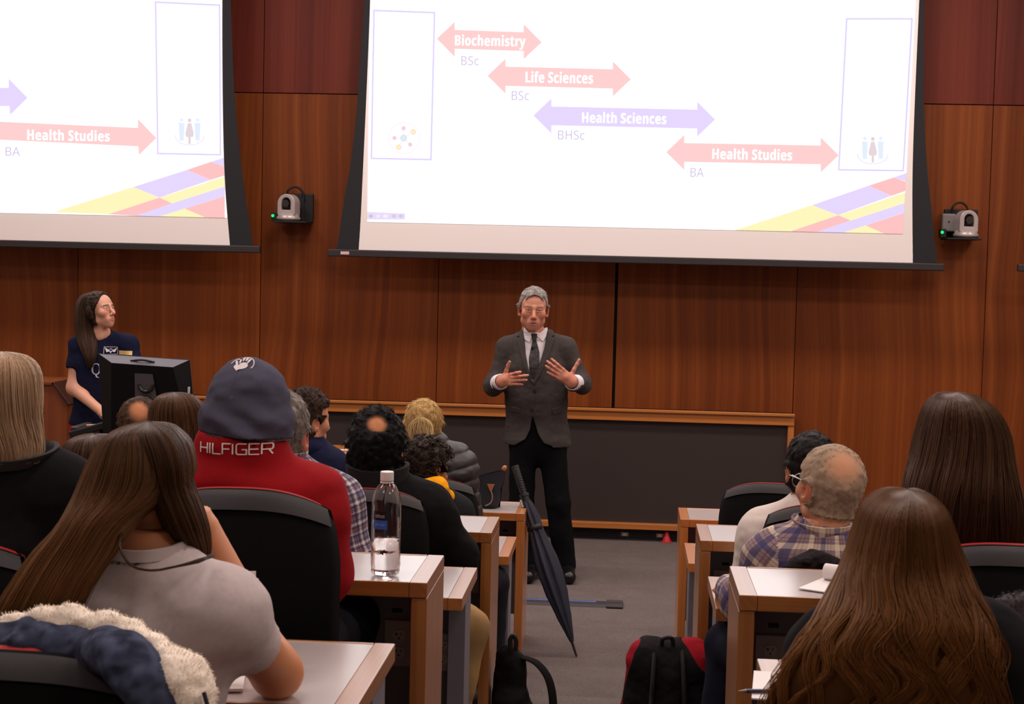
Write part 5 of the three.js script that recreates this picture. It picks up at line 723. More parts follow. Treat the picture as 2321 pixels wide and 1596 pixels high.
// girl in grey, bottom left, head on her hand
{
  const Z = 2.85, J = seated({ s: 1.06, tier: 2, shL: at(222, 1400, Z), shR: at(512, 1402, Z), hip: V(at(262, 1600, Z).x, TIER[2] + .57, -Z - .03), neck: at(335, 1268, Z + .02), elR: at(628, 1525, 3.06), wrR: at(468, 1196, 3.12), elL: at(190, 1600, 2.95), wrL: at(300, 1585, 3.2), face: PI - .15 });
  const g = AUD('girl with long straight brown hair in a grey t-shirt, resting her head on her hand', baseOf(J, 2)), head = new Head(at(334, 1106, Z + .10), .98, PI - .06, .10, -.20), skin = col(0xc9855c);
  makeBody(g, J, head, skin, { cell: .0085, wide: .78, hdR: V(-.5, .85, -.1), htR: V(0, .2, 1), faceOpt: {} });
  const F = topOf(J, .012, { armR: { upTo: .52, fore: 0 }, armL: { upTo: .6, fore: 0 }, seed: 4, sh: .056, wide: .78, disp: (x, y, z) => .005 * fbm(x * 7, y * 9, z * 7, 3) }); F.cut.push(neckCut(J, .075, .03));
  { const d = J.eR.clone().sub(J.R).normalize(), W = J.R.clone().lerp(J.eR, .50); F.cut.push((x, y, z) => { const t = (x - W.x) * d.x + (y - W.y) * d.y + (z - W.z) * d.z, r = Math.hypot(x - W.x - t * d.x, y - W.y - t * d.y, z - W.z - t * d.z); return r < .10 && t > 0 ? Math.min(t, .10 - r) : -1; }); }
  garment(g, 't_shirt', F, J, .0075, M.cloth, tone(0xc4b8b6, .09, 240), jpts(J), .15); trousers(g, J, 0x1c2438); wpart('neck_band', collarBand(J.nk.clone().add(V(.0, .022, .004)), .076, .074, .020, -.04, -.15, -3.1, 3.1, -.16, 0, .006), std(0xbcb0ae, .9), g);
  const hc = { dark: 0x120b08, mid: 0x2e1e15, light: 0x5c3c28, tip: 0x8a5c34 };
  const A = longHair({ ...hc, seed: 101, n: 2600, r: .0013, seg: 20, wave: .05, freq: 1.1, ombre: .75, clump: .25, start: .10, end: [.84, 1], turn: -.1, phi: [-2.3, 2.2], rows: [[338, 956, 2, Z + .06, .012], [333, 964, 42, Z + .07, .085], [329, 980, 66, Z + .07, .115], [328, 1005, 91, Z + .07, .13], [323, 1040, 106, Z + .06, .135], [314, 1078, 116, Z + .05, .135], [288, 1118, 108, Z + .02, .12], [246, 1160, 88, Z - .03, .10], [208, 1205, 84, Z - .07, .075], [170, 1252, 92, Z - .10, .055], [132, 1304, 93, Z - .13, .04], [97, 1364, 98, Z - .15, .03], [65, 1424, 102, Z - .15, .025], [45, 1480, 95, Z - .14, .02]] });
  const B = longHair({ ...hc, seed: 102, n: 1300, r: .0013, seg: 18, wave: .03, freq: 1, ombre: .2, clump: .25, start: .12, end: [.88, 1], turn: .2, phi: [-2.2, 2.4], rows: [[338, 957, 2, Z + .06, .012], [345, 966, 42, Z + .07, .085], [356, 982, 52, Z + .08, .115], [367, 1006, 56, Z + .08, .125], [378, 1046, 55, Z + .08, .13], [385, 1093, 51, Z + .08, .12], [404, 1140, 50, Z + .08, .115], [422, 1190, 48, Z + .08, .10], [438, 1228, 38, Z + .09, .07], [452, 1256, 24, Z + .09, .05], [463, 1278, 10, Z + .08, .03]] });
  const wisps = [], rd = rng(77), wc = col(0x3a261c); for (let k = 0; k < 40; k++) { const e = () => (rd() - .5) * 10; const q = new THREE.CatmullRomCurve3([at(282 + e(), 1180 + e(), Z - .06), at(272 + e() * .4, 1240 + e() * .4, Z - .13), at(300 + e() * .4, 1283 + e() * .4, Z - .155), at(345 + e() * .4, 1293 + e() * .4, Z - .155), at(400 + e() * .4, 1284 + e() * .4, Z - .15), at(450 + e(), 1272 + e(), Z - .10), at(486 + e(), 1258 + e(), Z - .02)]).getPoints(18); wisps.push({ p: q, r: .0010, c0: wc, c1: wc }); }
  wpart('hair', mergeHair([A, B, strandGeo(wisps)]), M.hair, g);
}
// blonde woman at the far left
{
  const Z = 3.85, J = seated({ s: 1.08, tier: 2, shL: at(-190, 1128, Z), shR: at(140, 1122, Z), neck: at(20, 1040, Z), face: PI - .1 }), g = AUD('woman with shoulder-length blonde hair and a black jacket at the far left', baseOf(J, 2)), head = new Head(at(6, 916, Z + .02), 1.02, PI - .45, .02, 0), skin = col(0xcf9b80);
  makeBody(g, J, head, skin, {}); const F = topOf(J, .028, { seed: 8 }); F.cut.push(neckCut(J, .072, .05)); garment(g, 'jacket', F, J, .010, M.cloth, tone(0x100f10, .2), jpts(J), .17); trousers(g, J, 0x15151a);
  wpart('jacket_collar', collarBand(J.nk.clone().add(V(.01, .0, .02)), 0.088, .080, .030, .25, -.15, -2.6, 2.6, -.20, 0, .012), std(0x1f1c1e, .85), g);
  wpart('hair', longHair({ dark: 0x5a4430, mid: 0x9c7c5c, light: 0xd6b898, tip: 0xb89878, seed: 111, n: 2400, r: .0014, wave: .07, freq: 1.4, ombre: .3, clump: .4, start: .10, end: [.86, 1], turn: .25, phi: [-2.3, 2.3], rows: [[8, 797, 2, Z, .012], [6, 808, 56, Z, .085], [2, 840, 87, Z, 0.125], [0, 890, 94, Z, 0.135], [-2, 945, 95, Z - .01, .12], [-2, 985, 98, Z - .03, .10], [-4, 1022, 100, Z - .06, .07], [-6, 1050, 92, Z - .09, .04]] }), M.hair, g);
  { const a = at(97, 932, Z + .085), b = at(99, 934, Z + .16); wpart('glasses', merge([tube([at(86, 925, Z + .02), at(95, 929, Z + .08), b], .0022, 10, 6), (() => { const t = new THREE.TorusGeometry(.021, .0022, 6, 20); t.rotateY(PI / 2 + .3); t.translate(b.x - .006, b.y - .004, b.z - .01); return t; })()]), M.darkGrey, g); }
}
// person in red jacket with a dark hood up
{
  const Z = 3.86, px = pxm(Z), J = seated({ s: 1.12, tier: 2, shL: at(436, 1142, Z), shR: at(694, 1150, Z), neck: at(560, 1050, Z), face: PI - .05, elR: at(722, 1300, Z + .05), wrR: at(690, 1290, Z + .42) }), g = AUD('person in a red jacket with lettered collar and a dark blue-grey hood up', baseOf(J, 2)), head = new Head(at(562, 934, Z + .05), 1.0, PI, .05, 0), skin = col(0xc08868);
  makeBody(g, J, head, skin, {}); const F = topOf(J, .024, { seed: 12, r: 1.1, disp: (x, y, z) => .007 * fbm(x * 5 + 3, y * 9, z * 5, 3) - .004 * Math.sin(y * 55 + fbm(x * 4, y * 4, z * 4, 2) * 3) * sstep(.16, .05, Math.abs(y - 1.49)) }); F.ecap(at(552, 1075, Z), at(549, 1016, Z), 110 * px, 106 * px, .98, 0, .045); F.cut.push((x, y, z) => y > J.nk.y - .02 ? 93 * px - Math.hypot(x - at(549, 1030, Z).x, z + Z) : -1); { const cy = at(554, 984, Z).y, cx0 = at(554, 984, Z).x; F.cut.push((x, y, z) => y - cy + .10 * (x - cx0) + .5 * Math.max(0, -Z - z)); } const red = tone(0x92131a, .08, 300);
  garment(g, 'jacket', F, J, .0075, M.cloth, red, jpts(J), .19); trousers(g, J, 0x16161c);
  const H = new Field(.06), c = (x, y, dz = 0) => at(x, y, Z - dz); H.ell(c(567, 902, -.03), 78 * px, 84 * px, .118, .06); H.cap(c(563, 905, 0), c(560, 948, .0), 84 * px, 98 * px, .03); H.cap(c(560, 948, .0), c(560, 992, .0), 98 * px, 101 * px, .03); H.ell(V(c(562, 930).x, c(562, 930).y, -Z - .20), .07, .10, .09, .03, -1);
  const sx0 = c(548, 850).x, sy0 = c(560, 872).y, sy1 = c(560, 892).y, mx0 = c(560, 900).x; H.disp = (x, y, z) => { const sx = x - sx0; return .009 * fbm(x * 8, y * 13, z * 8 + 5, 3) + .006 * Math.sin((y + (x - mx0) * .4) * 62 + 2.5 * fbm(x * 7, y * 7, 1, 2)) * sstep(.0, .08, sy0 - y) * sstep(.15, .05, Math.abs(x - mx0)) + (y > sy1 && z > -Z ? .004 * Math.exp(-sx * sx / 9e-6) : 0); };
  const cutY = c(560, 984).y, cX = c(560, 984).x; H.cut.push((x, y, z) => cutY - .06 * (x - cX) - y);
  const hb = boundOf([c(569, 893), c(560, 960)], .17); wpart('hood', surf(H.fn(), hb[0], hb[1], .006, tone(0x4a4a5a, .10, 260)), M.cloth, g);
  const letters = printMat(canvasTex(1024, 200, (k) => { k.strokeStyle = '#eadfd8'; k.lineWidth = 17; k.lineCap = 'butt'; k.lineJoin = 'round'; const w = 104, gp = 22; let x = 12; const y0 = 24, y1 = 176, ym = 100; const P = (...a) => { k.beginPath(); a.forEach(([u, v], i) => i ? k.lineTo(x + u * w, v) : k.moveTo(x + u * w, v)); k.stroke(); };
    P([0, y0], [0, y1]); P([1, y0], [1, y1]); P([0, ym], [1, ym]); x += w + gp + 14; P([0, y0], [0, y1]); x += gp + 18; P([0, y0], [0, y1], [1, y1]); x += w + gp; P([1, y0], [0, y0], [0, y1]); P([0, ym], [.85, ym]); x += w + gp; P([0, y0], [0, y1]); x += gp + 22; P([1.15, y0], [.15, y0], [0, y0 + 22], [0, y1 - 22], [.15, y1], [1.15, y1], [1.15, ym + 6], [.6, ym + 6]); x += w * 1.15 + gp + 8; P([1.1, y0], [0, y0], [0, y1], [1.1, y1]); P([0, ym], [1.0, ym]); x += w * 1.1 + gp + 4; P([0, y1], [0, y0], [1, y0], [1.12, y0 + 18], [1.12, ym - 12], [1, ym + 6], [.05, ym + 6]); P([.7, ym + 6], [1.12, y1]); }));
  const jf = F.fn(), o0 = at(457, 1022, Z - .5); o0.z = -Z + .5;
  const A2 = (x, y) => { const p = at(x, y, Z - .11); return V(p.x, p.y, -Z + .5); }; const q0 = A2(446, 1031), q1 = A2(634, 1037), q2 = A2(446, 1000);
  wpart('collar_lettering', printOn(jf, q0, q1.clone().sub(q0), q2.clone().sub(q0), V(0, 0, -1), 44, 8, .002), letters, g, 'white lettering across the back of the red collar');
  const emb = printMat(canvasTex(256, 160, (k) => { k.strokeStyle = '#c9bfc4'; k.fillStyle = '#d9cfd2'; k.lineWidth = 10; k.beginPath(); k.ellipse(128, 90, 112, 66, 0, -2.9, .5); k.stroke(); k.beginPath(); k.ellipse(124, 108, 66, 30, 0, 0, 7); k.fill(); for (const [x, y, r] of [[70, 70, -.5], [98, 48, -.2], [130, 42, 0], [162, 48, .2], [188, 68, .5]]) { k.beginPath(); k.ellipse(x, y, 11, 24, r, 0, 7); k.fill(); } }));
  { const p0 = c(526, 838), p1 = c(586, 836); const u = V(p1.x - p0.x, 0, 0), v = V(0, .0, -.070); const o = V(p0.x, p0.y + .12, -Z + .065); wpart('hood_emblem', printOn(H.fn(), o, u, v, V(0, -1, 0), 14, 12, .002), emb, g, 'pale round emblem on top of the hood'); }
}
// man with grey hair and fine purple plaid shirt, half hidden
{
  const Z = 4.80, J = seated({ s: 1.13, tier: 1, shL: at(500, 1135, Z), shR: at(760, 1146, Z), neck: at(636, 1052, Z), elR: at(800, 1290, Z + .0), face: PI }), g = AUD('man with short grey hair in a fine purple plaid shirt, behind the red jacket', baseOf(J, 1)), head = new Head(at(629, 985, Z), 1.16, PI - .1, 0, 0), skin = col(0xc47c60);
  makeBody(g, J, head, skin, { faceOpt: { flush: 0xc05a44 } }); const F = topOf(J, .016, { seed: 15, r: 1.12, sh: .058 }); F.cut.push(neckCut(J, .07, .04)); const [lo, hi] = boundOf(jpts(J), .16); const geo = boneUV(surf(F.fn(), lo, hi, .009), [[J.hip, J.mid, .15], [J.L, J.eL, .06], [J.R, J.eR, .06], [J.eL, J.wL, .05], [J.eR, J.wR, .05]]); wpart('plaid_shirt', geo, std(0xffffff, .85, { map: plaidA }), g);
  wpart('shirt_collar', (() => { const b = collarBand(J.nk.clone().add(V(0, .002, .005)), .078, .074, .045, .02, 0, -2.7, 2.7, -.12, 0, .006), p = b.attributes.position, uv = new Float32Array(p.count * 2); for (let i = 0; i < p.count; i++) { uv[2 * i] = p.getX(i); uv[2 * i + 1] = p.getY(i); } b.setAttribute('uv', new THREE.BufferAttribute(uv, 2)); return b; })(), std(0xffffff, .85, { map: plaidA }), g); trousers(g, J, 0x20242e);
  wpart('hair', shortHair(head, { dark: 0x4a423c, mid: 0x8a8078, light: 0xb8b0a8, seed: 16, n: 4000, len: .013, lift: .03, thick: .009, r: .0009, region: scalp({ nape: -.088 }), flow: () => V(0, -1, -.3) }), M.hairMatte, g);
}
// young man in a navy sweatshirt turned to the right
{
  const Z = 6.9, J = seated({ s: 1.06, tier: 0, shL: at(628, 1062, Z), shR: at(742, 1068, Z - .02), neck: at(692, 1012, Z), face: PI - .35 }), g = AUD('young man with short dark brown hair in a navy hooded sweatshirt, turned right', baseOf(J, 0)), head = new Head(at(696, 953, Z), 1.04, PI - .75, .02, 0), skin = col(0xc98a6a);
  makeBody(g, J, head, skin, {}); const F = topOf(J, .028, { seed: 18 }); garment(g, 'sweatshirt', F, J, .011, M.cloth, tone(0x161a34, .1), jpts(J), .15); trousers(g, J, 0x1a1d28);
  wpart('hood', (() => { const q = new Field(.04); const k = J.nk; q.ell(V(k.x, k.y - .0, k.z + .05), .10, .055, .075, .04); q.ell(V(k.x, k.y + .03, k.z - .02), .075, .05, .07, .02, -1); q.disp = wrinkle(.005, 14); return surf(q.fn(), ...boundOf([k], .2), .009, tone(0x161a34, .1)); })(), M.cloth, g);
  wpart('hair', shortHair(head, { dark: 0x1c120c, mid: 0x38271c, light: 0x5c4230, seed: 19, n: 3200, len: .018, lift: .14, thick: (x, y, z) => .010 + .012 * sstep(.03, .09, y), r: .0007, region: scalp({ nape: -.075, front: .068 }), flow: (x, y, z) => y > .06 ? V(.4, .3, .5) : V(0, -1, -.3) }), M.hairMatte, g);
}
// balding black-haired man in a black coat
{
  const Z = 5.86, J = seated({ s: 1.12, tier: 1, shL: at(760, 1158, Z), shR: at(968, 1168, Z), neck: at(856, 1095, Z), elR: at(1030, 1262, Z + .06), wrR: at(1000, 1275, Z + .34), face: PI - .05, knR: at(1062, 1424, 5.66), anR: at(1030, 1640, 5.62) }), g = AUD('man with black hair and a bald spot, in a black coat and tan trousers', baseOf(J, 1)), head = new Head(at(854, 1013, Z), 1.14, PI, -.12, -.02), skin = col(0xb87a54);
  makeBody(g, J, head, skin, { faceOpt: {} }); const F = topOf(J, .030, { seed: 22, r: 1.15 }); garment(g, 'coat', F, J, .010, M.cloth, tone(0x0c0b0b, .2), jpts(J), .18); trousers(g, J, 0x9a7c52);
  wpart('coat_collar', collarBand(J.nk.clone().add(V(0, .0, .01)), .098, .085, .075, .06, 0, -2.6, 2.6, -.18, 0, .016), std(0x0d0c0c, .95), g);
  wpart('hair', shortHair(head, { dark: 0x060505, mid: 0x0e0c0b, light: 0x2c2826, seed: 23, n: 5200, len: .017, lift: .02, thick: (x, y, z) => { const b = Math.hypot(x + .012, (y - .085) * 1.0, (z + .066) * 1.0); return lerp(.0016, .018, sstep(.022, .058, b)); }, bare: (x, y, z) => 1 - sstep(.018, .048, Math.hypot(x + .012, y - .085, z + .066)), tint: (l, c) => mixc(col(0xc08058), c, sstep(.018, .040, Math.hypot(l.x + .012, l.y - .085, l.z + .066))), r: .0006, region: scalp({ nape: -.098 }), flow: (x, y, z) => y > .09 ? V(.3 + x * 6, .5, -.2) : V(x * 4, -1, -.2) }), M.hairMatte, g);
}
// curly-haired person with yellow hood lining
{
  const Z = 6.9, J = seated({ s: 1.0, tier: 0, shL: at(905, 1158, Z), shR: at(1026, 1172, Z), neck: at(972, 1122, Z), face: PI - .4 }), g = AUD('person with dark curly hair and a bright yellow hood on a dark jacket', baseOf(J, 0)), head = new Head(at(968, 1066, Z + .02), 1.0, PI - .7, .25, -.12), skin = col(0xb07850);
  makeBody(g, J, head, skin, {}); const F = topOf(J, .03, { seed: 25 }); garment(g, 'jacket', F, J, .011, M.cloth, tone(0x1c1d20, .15), jpts(J), .15); trousers(g, J, 0x202026);
  wpart('yellow_hood', (() => { const q = new Field(.03), p = (x, y, dz) => at(x, y, Z - dz); q.cap(p(955, 1106, .12), p(992, 1106, .12), .036, .040); q.cap(p(992, 1106, .12), p(1012, 1124, .09), .040, .034); q.disp = wrinkle(.006, 16, 4); return surf(q.fn(), ...boundOf([p(955, 1100, .12), p(1015, 1128, .1)], .08), .006, tone(0xf0a010, .06)); })(), M.cloth, g, 'bright yellow hood');
  const curls = [], rd = rng(27); const hf = (x, y, z) => { const l = head.loc(x, y, z); return head.f.at(l.x, l.y, l.z) - .03 + .012 * fbm(l.x * 45, l.y * 45, l.z * 45, 2); }; const reg = scalp({ nape: -.10 }); const base = surf((x, y, z) => { const l = head.loc(x, y, z), a = l.x, b = l.y, c = l.z; return Math.max(hf(x, y, z), reg(a, b, c)); }, head.c.clone().subScalar(.18), head.c.clone().addScalar(.18), .006, tone(0x171212, .4, 90));
  for (let k = 0; k < 420; k++) { const i = Math.floor(rd() * base.attributes.position.count), p = V(0, 0, 0).fromBufferAttribute(base.attributes.position, i), n = V(0, 0, 0).fromBufferAttribute(base.attributes.normal, i), a = n.clone().cross(V(.3, 1, .2)).normalize(), b = n.clone().cross(a), ph = rd() * 6, pts = [], r0 = .007 + rd() * .005; for (let j = 0; j <= 12; j++) { const t = j / 12, an = ph + t * 7; pts.push(p.clone().addScaledVector(n, .010 * t + .001).addScaledVector(a, Math.cos(an) * r0).addScaledVector(b, Math.sin(an) * r0)); } const c = mixc(col(0x120e0e), col(0x3a302e), rd()); curls.push({ p: pts, r: .0022, c0: c, c1: c }); }
  wpart('hair', mergeHair([base, strandGeo(curls)]), M.hair, g);
}
// blonde bun, padded jacket
{
  const Z = 7.95, J = seated({ s: 1.04, tier: 0, shL: at(898, 1058, Z), shR: at(1028, 1064, Z), neck: at(962, 1012, Z), face: PI - .05 }), g = AUD('blonde woman with her hair in a low bun, in a dark grey padded jacket', baseOf(J, 0)), head = new Head(at(960, 965, Z), 1.08, PI, .02, 0), skin = col(0xd0937a);
  makeBody(g, J, head, skin, { faceOpt: { flush: 0xd07060 } });
  const F = topOf(J, .050, { seed: 30, r: 1.1, disp: (x, y, z) => -.013 * Math.pow(Math.abs(Math.sin((y - .25 * Math.abs(x - J.mid.x)) * PI / .074)), .6) + .008 + .004 * fbm(x * 20, y * 26, z * 20, 2) }); F.cut.push(neckCut(J, .085, .06)); garment(g, 'padded_jacket', F, J, .0085, std(0xffffff, .5, { vertexColors: true }), tone(0x2b2829, .12, 60), jpts(J), .20);
  wpart('jacket_collar', (() => { const q = new Field(.03), k = J.nk; for (let i = 0; i < 14; i++) { const a = lerp(-2.4, 2.4, i / 13); q.ball(V(k.x + Math.sin(a) * .115, k.y - .01, k.z + .0 + Math.cos(a) * .095), .034, .03); } q.disp = wrinkle(.004, 22); return surf(q.fn(), ...boundOf([k], .19), .009, tone(0x2b2829, .12, 60)); })(), std(0xffffff, .5, { vertexColors: true }), g); trousers(g, J, 0x1c1c22);
  const cap = shortHair(head, { dark: 0x96733f, mid: 0xc29c62, light: 0xf0d8a4, seed: 31, n: 5200, len: .030, lift: .0, thick: .011, r: .0007, region: scalp({ nape: -.080 }), flow: (x, y, z) => V(-x * 9, y > .0 ? -1 : .5, -.2) });
  const bun = [], rd = rng(32), bc = head.wor(-.004, -.012, -.118); const bf = new Field(.02); bf.ell(bc, .062, .068, .036, .02); const bg = surf((x, y, z) => bf.at(x, y, z) + .003 * fbm(x * 70, y * 24, z * 70, 2), ...boundOf([bc], .08), .005, tone(0xa88450, .25, 60));
  for (let k = 0; k < 420; k++) { const a = rd() * 6.28, w = (rd() - .5) * .8, pts = []; for (let j = 0; j <= 12; j++) { const t = (j / 12 - .5) * 2.6; pts.push(V(bc.x + Math.sin(a + w * t) * .066 * Math.cos(t * 1.12), bc.y + Math.sin(t) * .070, bc.z + Math.abs(Math.cos(t)) * .043 * Math.abs(Math.cos(a * .5)) + .002)); } const c = mixc(col(0x8a683a), col(0xecd29c), Math.pow(rd(), 1.4)); bun.push({ p: pts, r: .0011, c0: c, c1: c }); }
  wpart('hair', cap, M.hairMatte, g); wpart('hair_bun', mergeHair([bg, strandGeo(bun)]), M.hairMatte, g);
}
// man with a ruddy bald spot in front of the monitor
{
  const Z = 6.9, J = seated({ s: 1.06, tier: 0, shL: at(250, 1062, Z), shR: at(392, 1066, Z), neck: at(320, 1020, Z) }), g = AUD('man with short brown hair and a ruddy bald crown, below the monitor', baseOf(J, 0)), head = new Head(at(318, 967, Z), 1.06, PI - .1, -.05, 0), skin = col(0xc27c56);
  makeBody(g, J, head, skin, {}); const F = topOf(J, .02, { seed: 35 }); garment(g, 'sweater', F, J, .012, M.cloth, tone(0x24242e, .1), jpts(J), .15); trousers(g, J, 0x22242c);
  wpart('hair', shortHair(head, { dark: 0x2c1d14, mid: 0x4a3424, light: 0x6a4e38, seed: 36, n: 2600, len: .016, lift: .1, thick: (x, y, z) => lerp(.0016, .010, sstep(.030, .065, Math.hypot(x + .022, (y - .070) * .8, z + .066))), bare: (x, y, z) => 1 - sstep(.024, .056, Math.hypot(x + .022, (y - .070) * .8, z + .066)), tint: (l, c) => mixc(col(0xbc7c58), c, sstep(.020, .052, Math.hypot(l.x + .022, (l.y - .070) * .8, l.z + .066))), r: .001, region: scalp({ nape: -.09 }), flow: () => V(0, -1, -.2) }), M.hairMatte, g);
}
// woman with a brown bob
{
  const Z = 5.86, J = seated({ s: 1.06, tier: 1, shL: at(320, 1110, Z), shR: at(486, 1114, Z), neck: at(404, 1056, Z) }), g = AUD('woman with chin-length brown hair left of the hooded person', baseOf(J, 1)), head = new Head(at(401, 980, Z + .01), .98, PI, 0, 0), skin = col(0xc98f74);
  makeBody(g, J, head, skin, {}); const F = topOf(J, .02, { seed: 38 }); garment(g, 'sweater', F, J, .012, M.cloth, tone(0x2a2226, .1), jpts(J), .15); trousers(g, J, 0x22242c);
  wpart('hair', longHair({ dark: 0x1c110b, mid: 0x3a2418, light: 0x6a4630, tip: 0x4a2e20, seed: 39, n: 1800, r: .0016, wave: .10, freq: 1.8, ombre: .3, clump: .45, start: .12, end: [.86, 1], phi: [-2.4, 2.4], rows: [[398, 889, 2, Z, .012], [399, 896, 35, Z, .085], [400, 918, 56, Z, 0.125], [401, 955, 62, Z, 0.135], [404, 992, 60, Z - .02, .115], [410, 1020, 52, Z - .03, .09], [418, 1040, 40, Z - .04, .05]] }), M.hair, g);
}
// top of a dark brown head between the blonde woman and the girl
{
  const Z = 4.80, J = seated({ s: 1.04, tier: 1, shL: at(105, 1236, Z), shR: at(325, 1240, Z), neck: at(216, 1175, Z) }), g = AUD('dark brown head of hair showing between the blonde woman and the girl in grey', baseOf(J, 1)), head = new Head(at(214, 1088, Z + .01), .98, PI, .1, 0), skin = col(0xc48a6c);
  makeBody(g, J, head, skin, {}); const F = topOf(J, .02, { seed: 42 }); garment(g, 'sweater', F, J, .012, M.cloth, tone(0x1c1a20, .1), jpts(J), .15); trousers(g, J, 0x22242c);
  wpart('hair', longHair({ dark: 0x1a100c, mid: 0x33221b, light: 0x584034, tip: 0x3a281e, seed: 43, n: 1500, r: .0014, wave: .03, ombre: .2, start: .12, end: [.86, 1], phi: [-2.4, 2.4], rows: [[214, 984, 2, Z, .012], [214, 990, 40, Z, .085], [214, 1014, 68, Z, 0.125], [214, 1060, 78, Z, 0.135], [214, 1120, 80, Z - .02, .12], [214, 1180, 78, Z - .06, .08], [214, 1230, 70, Z - .09, .04]] }), M.hair, g);
}
// person in a white shirt on the right
{
  const Z = 5.86, J = seated({ s: 1.10, tier: 1, shL: at(1734, 1216, Z), shR: at(1944, 1220, Z), neck: at(1840, 1150, Z), elL: at(1700, 1330, Z + .03), wrL: at(1712, 1310, Z + .32), face: PI }), g = AUD('person with short black hair in a white top at a right-hand desk', baseOf(J, 1)), head = new Head(at(1838, 1066, Z), 1.08, PI + .05, .05, 0), skin = col(0xb07a52);
  makeBody(g, J, head, skin, {}); const F = topOf(J, .024, { seed: 45, r: 1.12, sh: .058 }); F.cut.push(neckCut(J, .07, .04)); garment(g, 'white_top', F, J, .0095, M.cloth, tone(0xd2c6be, .04), jpts(J), .16); trousers(g, J, 0x23252e);
  wpart('hair', shortHair(head, { dark: 0x0c0908, mid: 0x191311, light: 0x3a302c, seed: 46, n: 4200, len: .014, lift: .01, thick: (x, y, z) => .009 + .006 * sstep(.02, .09, y), r: .0006, region: scalp({ nape: -.072 }), flow: () => V(0, -1, -.2) }), M.hairMatte, g);
}
// balding man in a plaid shirt on the right
{
  const Z = 4.80, J = seated({ s: 1.13, tier: 1, shL: at(1752, 1276, Z), shR: at(2010, 1278, Z), neck: at(1866, 1205, Z), elL: at(1690, 1362, Z + .02), wrL: at(1652, 1338, 5.10), face: PI + .05, knL: at(1652, 1462, 5.16), anL: at(1622, 1680, 5.0) }), g = AUD('balding grey-haired man with glasses in a cream and navy plaid shirt', baseOf(J, 1)), head = new Head(at(1881, 1108, Z + .01), 1.11, PI + .42, -.08, .10), skin = col(0xc88a68);
  makeBody(g, J, head, skin, { headCell: .0042, faceOpt: { flush: 0xc8583e, tint: (l, c) => (l.y > .05 ? mixc(c, col(0xd0916e), .5) : c) } });
  const F = topOf(J, .016, { seed: 48, r: 1.1, sh: .060 }); F.cut.push(neckCut(J, .076, .05)); const [lo, hi] = boundOf(jpts(J), .17); const geo = boneUV(surf(F.fn(), lo, hi, .0085), [[J.hip, J.mid, .15], [J.L, J.eL, .06], [J.R, J.eR, .06], [J.eL, J.wL, .05], [J.eR, J.wR, .05]]); const pm = std(0xffffff, .85, { map: plaidB }); wpart('plaid_shirt', geo, pm, g); trousers(g, J, 0x0d101c);
  wpart('shirt_collar', (() => { const b = collarBand(J.nk.clone().add(V(.004, .0, .0)), .090, .084, .040, .04, -.1, -2.7, 2.7, -.16, 0, .007), p = b.attributes.position, uv = new Float32Array(p.count * 2); for (let i = 0; i < p.count; i++) { uv[2 * i] = p.getX(i); uv[2 * i + 1] = p.getY(i) + p.getZ(i) * .5; } b.setAttribute('uv', new THREE.BufferAttribute(uv, 2)); return b; })(), pm, g);
  const bq = head.loc(at(1915, 1052, Z - .09).x, at(1915, 1052, Z - .09).y, at(1915, 1052, Z - .09).z).clone(); const bald = (x, y, z) => Math.hypot(x - bq.x, y - bq.y, z - bq.z);
  wpart('hair', shortHair(head, { dark: 0x947e68, mid: 0xa08a74, light: 0xb0a090, seed: 49, n: 5200, len: .013, lift: .0, r: .0007, bare: (x, y, z) => .9 * (1 - sstep(.015, .075, bald(x, y, z))), cell: .0038, thick: (x, y, z) => lerp(.0014, .0065, sstep(.015, .08, bald(x, y, z))), region: scalp({ nape: -.066, front: .058, fore: .04 }), flow: (x, y, z) => V(0, -.7, -.9), tint: (l, c) => mixc(c, col(0xcf9672), .9 * (1 - sstep(.012, .072, bald(l.x, l.y, l.z)))) }), M.hairMatte, g);
  { const a = head.wor(-.078, .012, .0), b = head.wor(-.074, .010, .085), c2 = head.wor(-.070, -.012, .088), r = []; const L = (pts, rr = .0022) => r.push(tube(pts, rr, 12, 6)); const sx = 1; L([head.wor(sx * .080, .014, -.012), head.wor(sx * .080, .014, .03), head.wor(sx * .076, .012, .090)]); for (const s of [-1, 1]) { const pts = []; for (let i = 0; i < 16; i++) { const t = i / 16 * 6.283; pts.push(head.wor(s * .036 + Math.cos(t) * .026, -.002 + Math.sin(t) * .019, .104 - Math.abs(s * .036 + Math.cos(t) * .026) * .14)); } r.push(tube(pts, .002, 40, 6, true)); } L([head.wor(-.080, .014, -.012), head.wor(-.080, .014, .03), head.wor(-.066, .012, .094)]); L([head.wor(.066, .012, .094), head.wor(.080, .014, .03)]); wpart('glasses', merge(r), M.steel, g); }
}
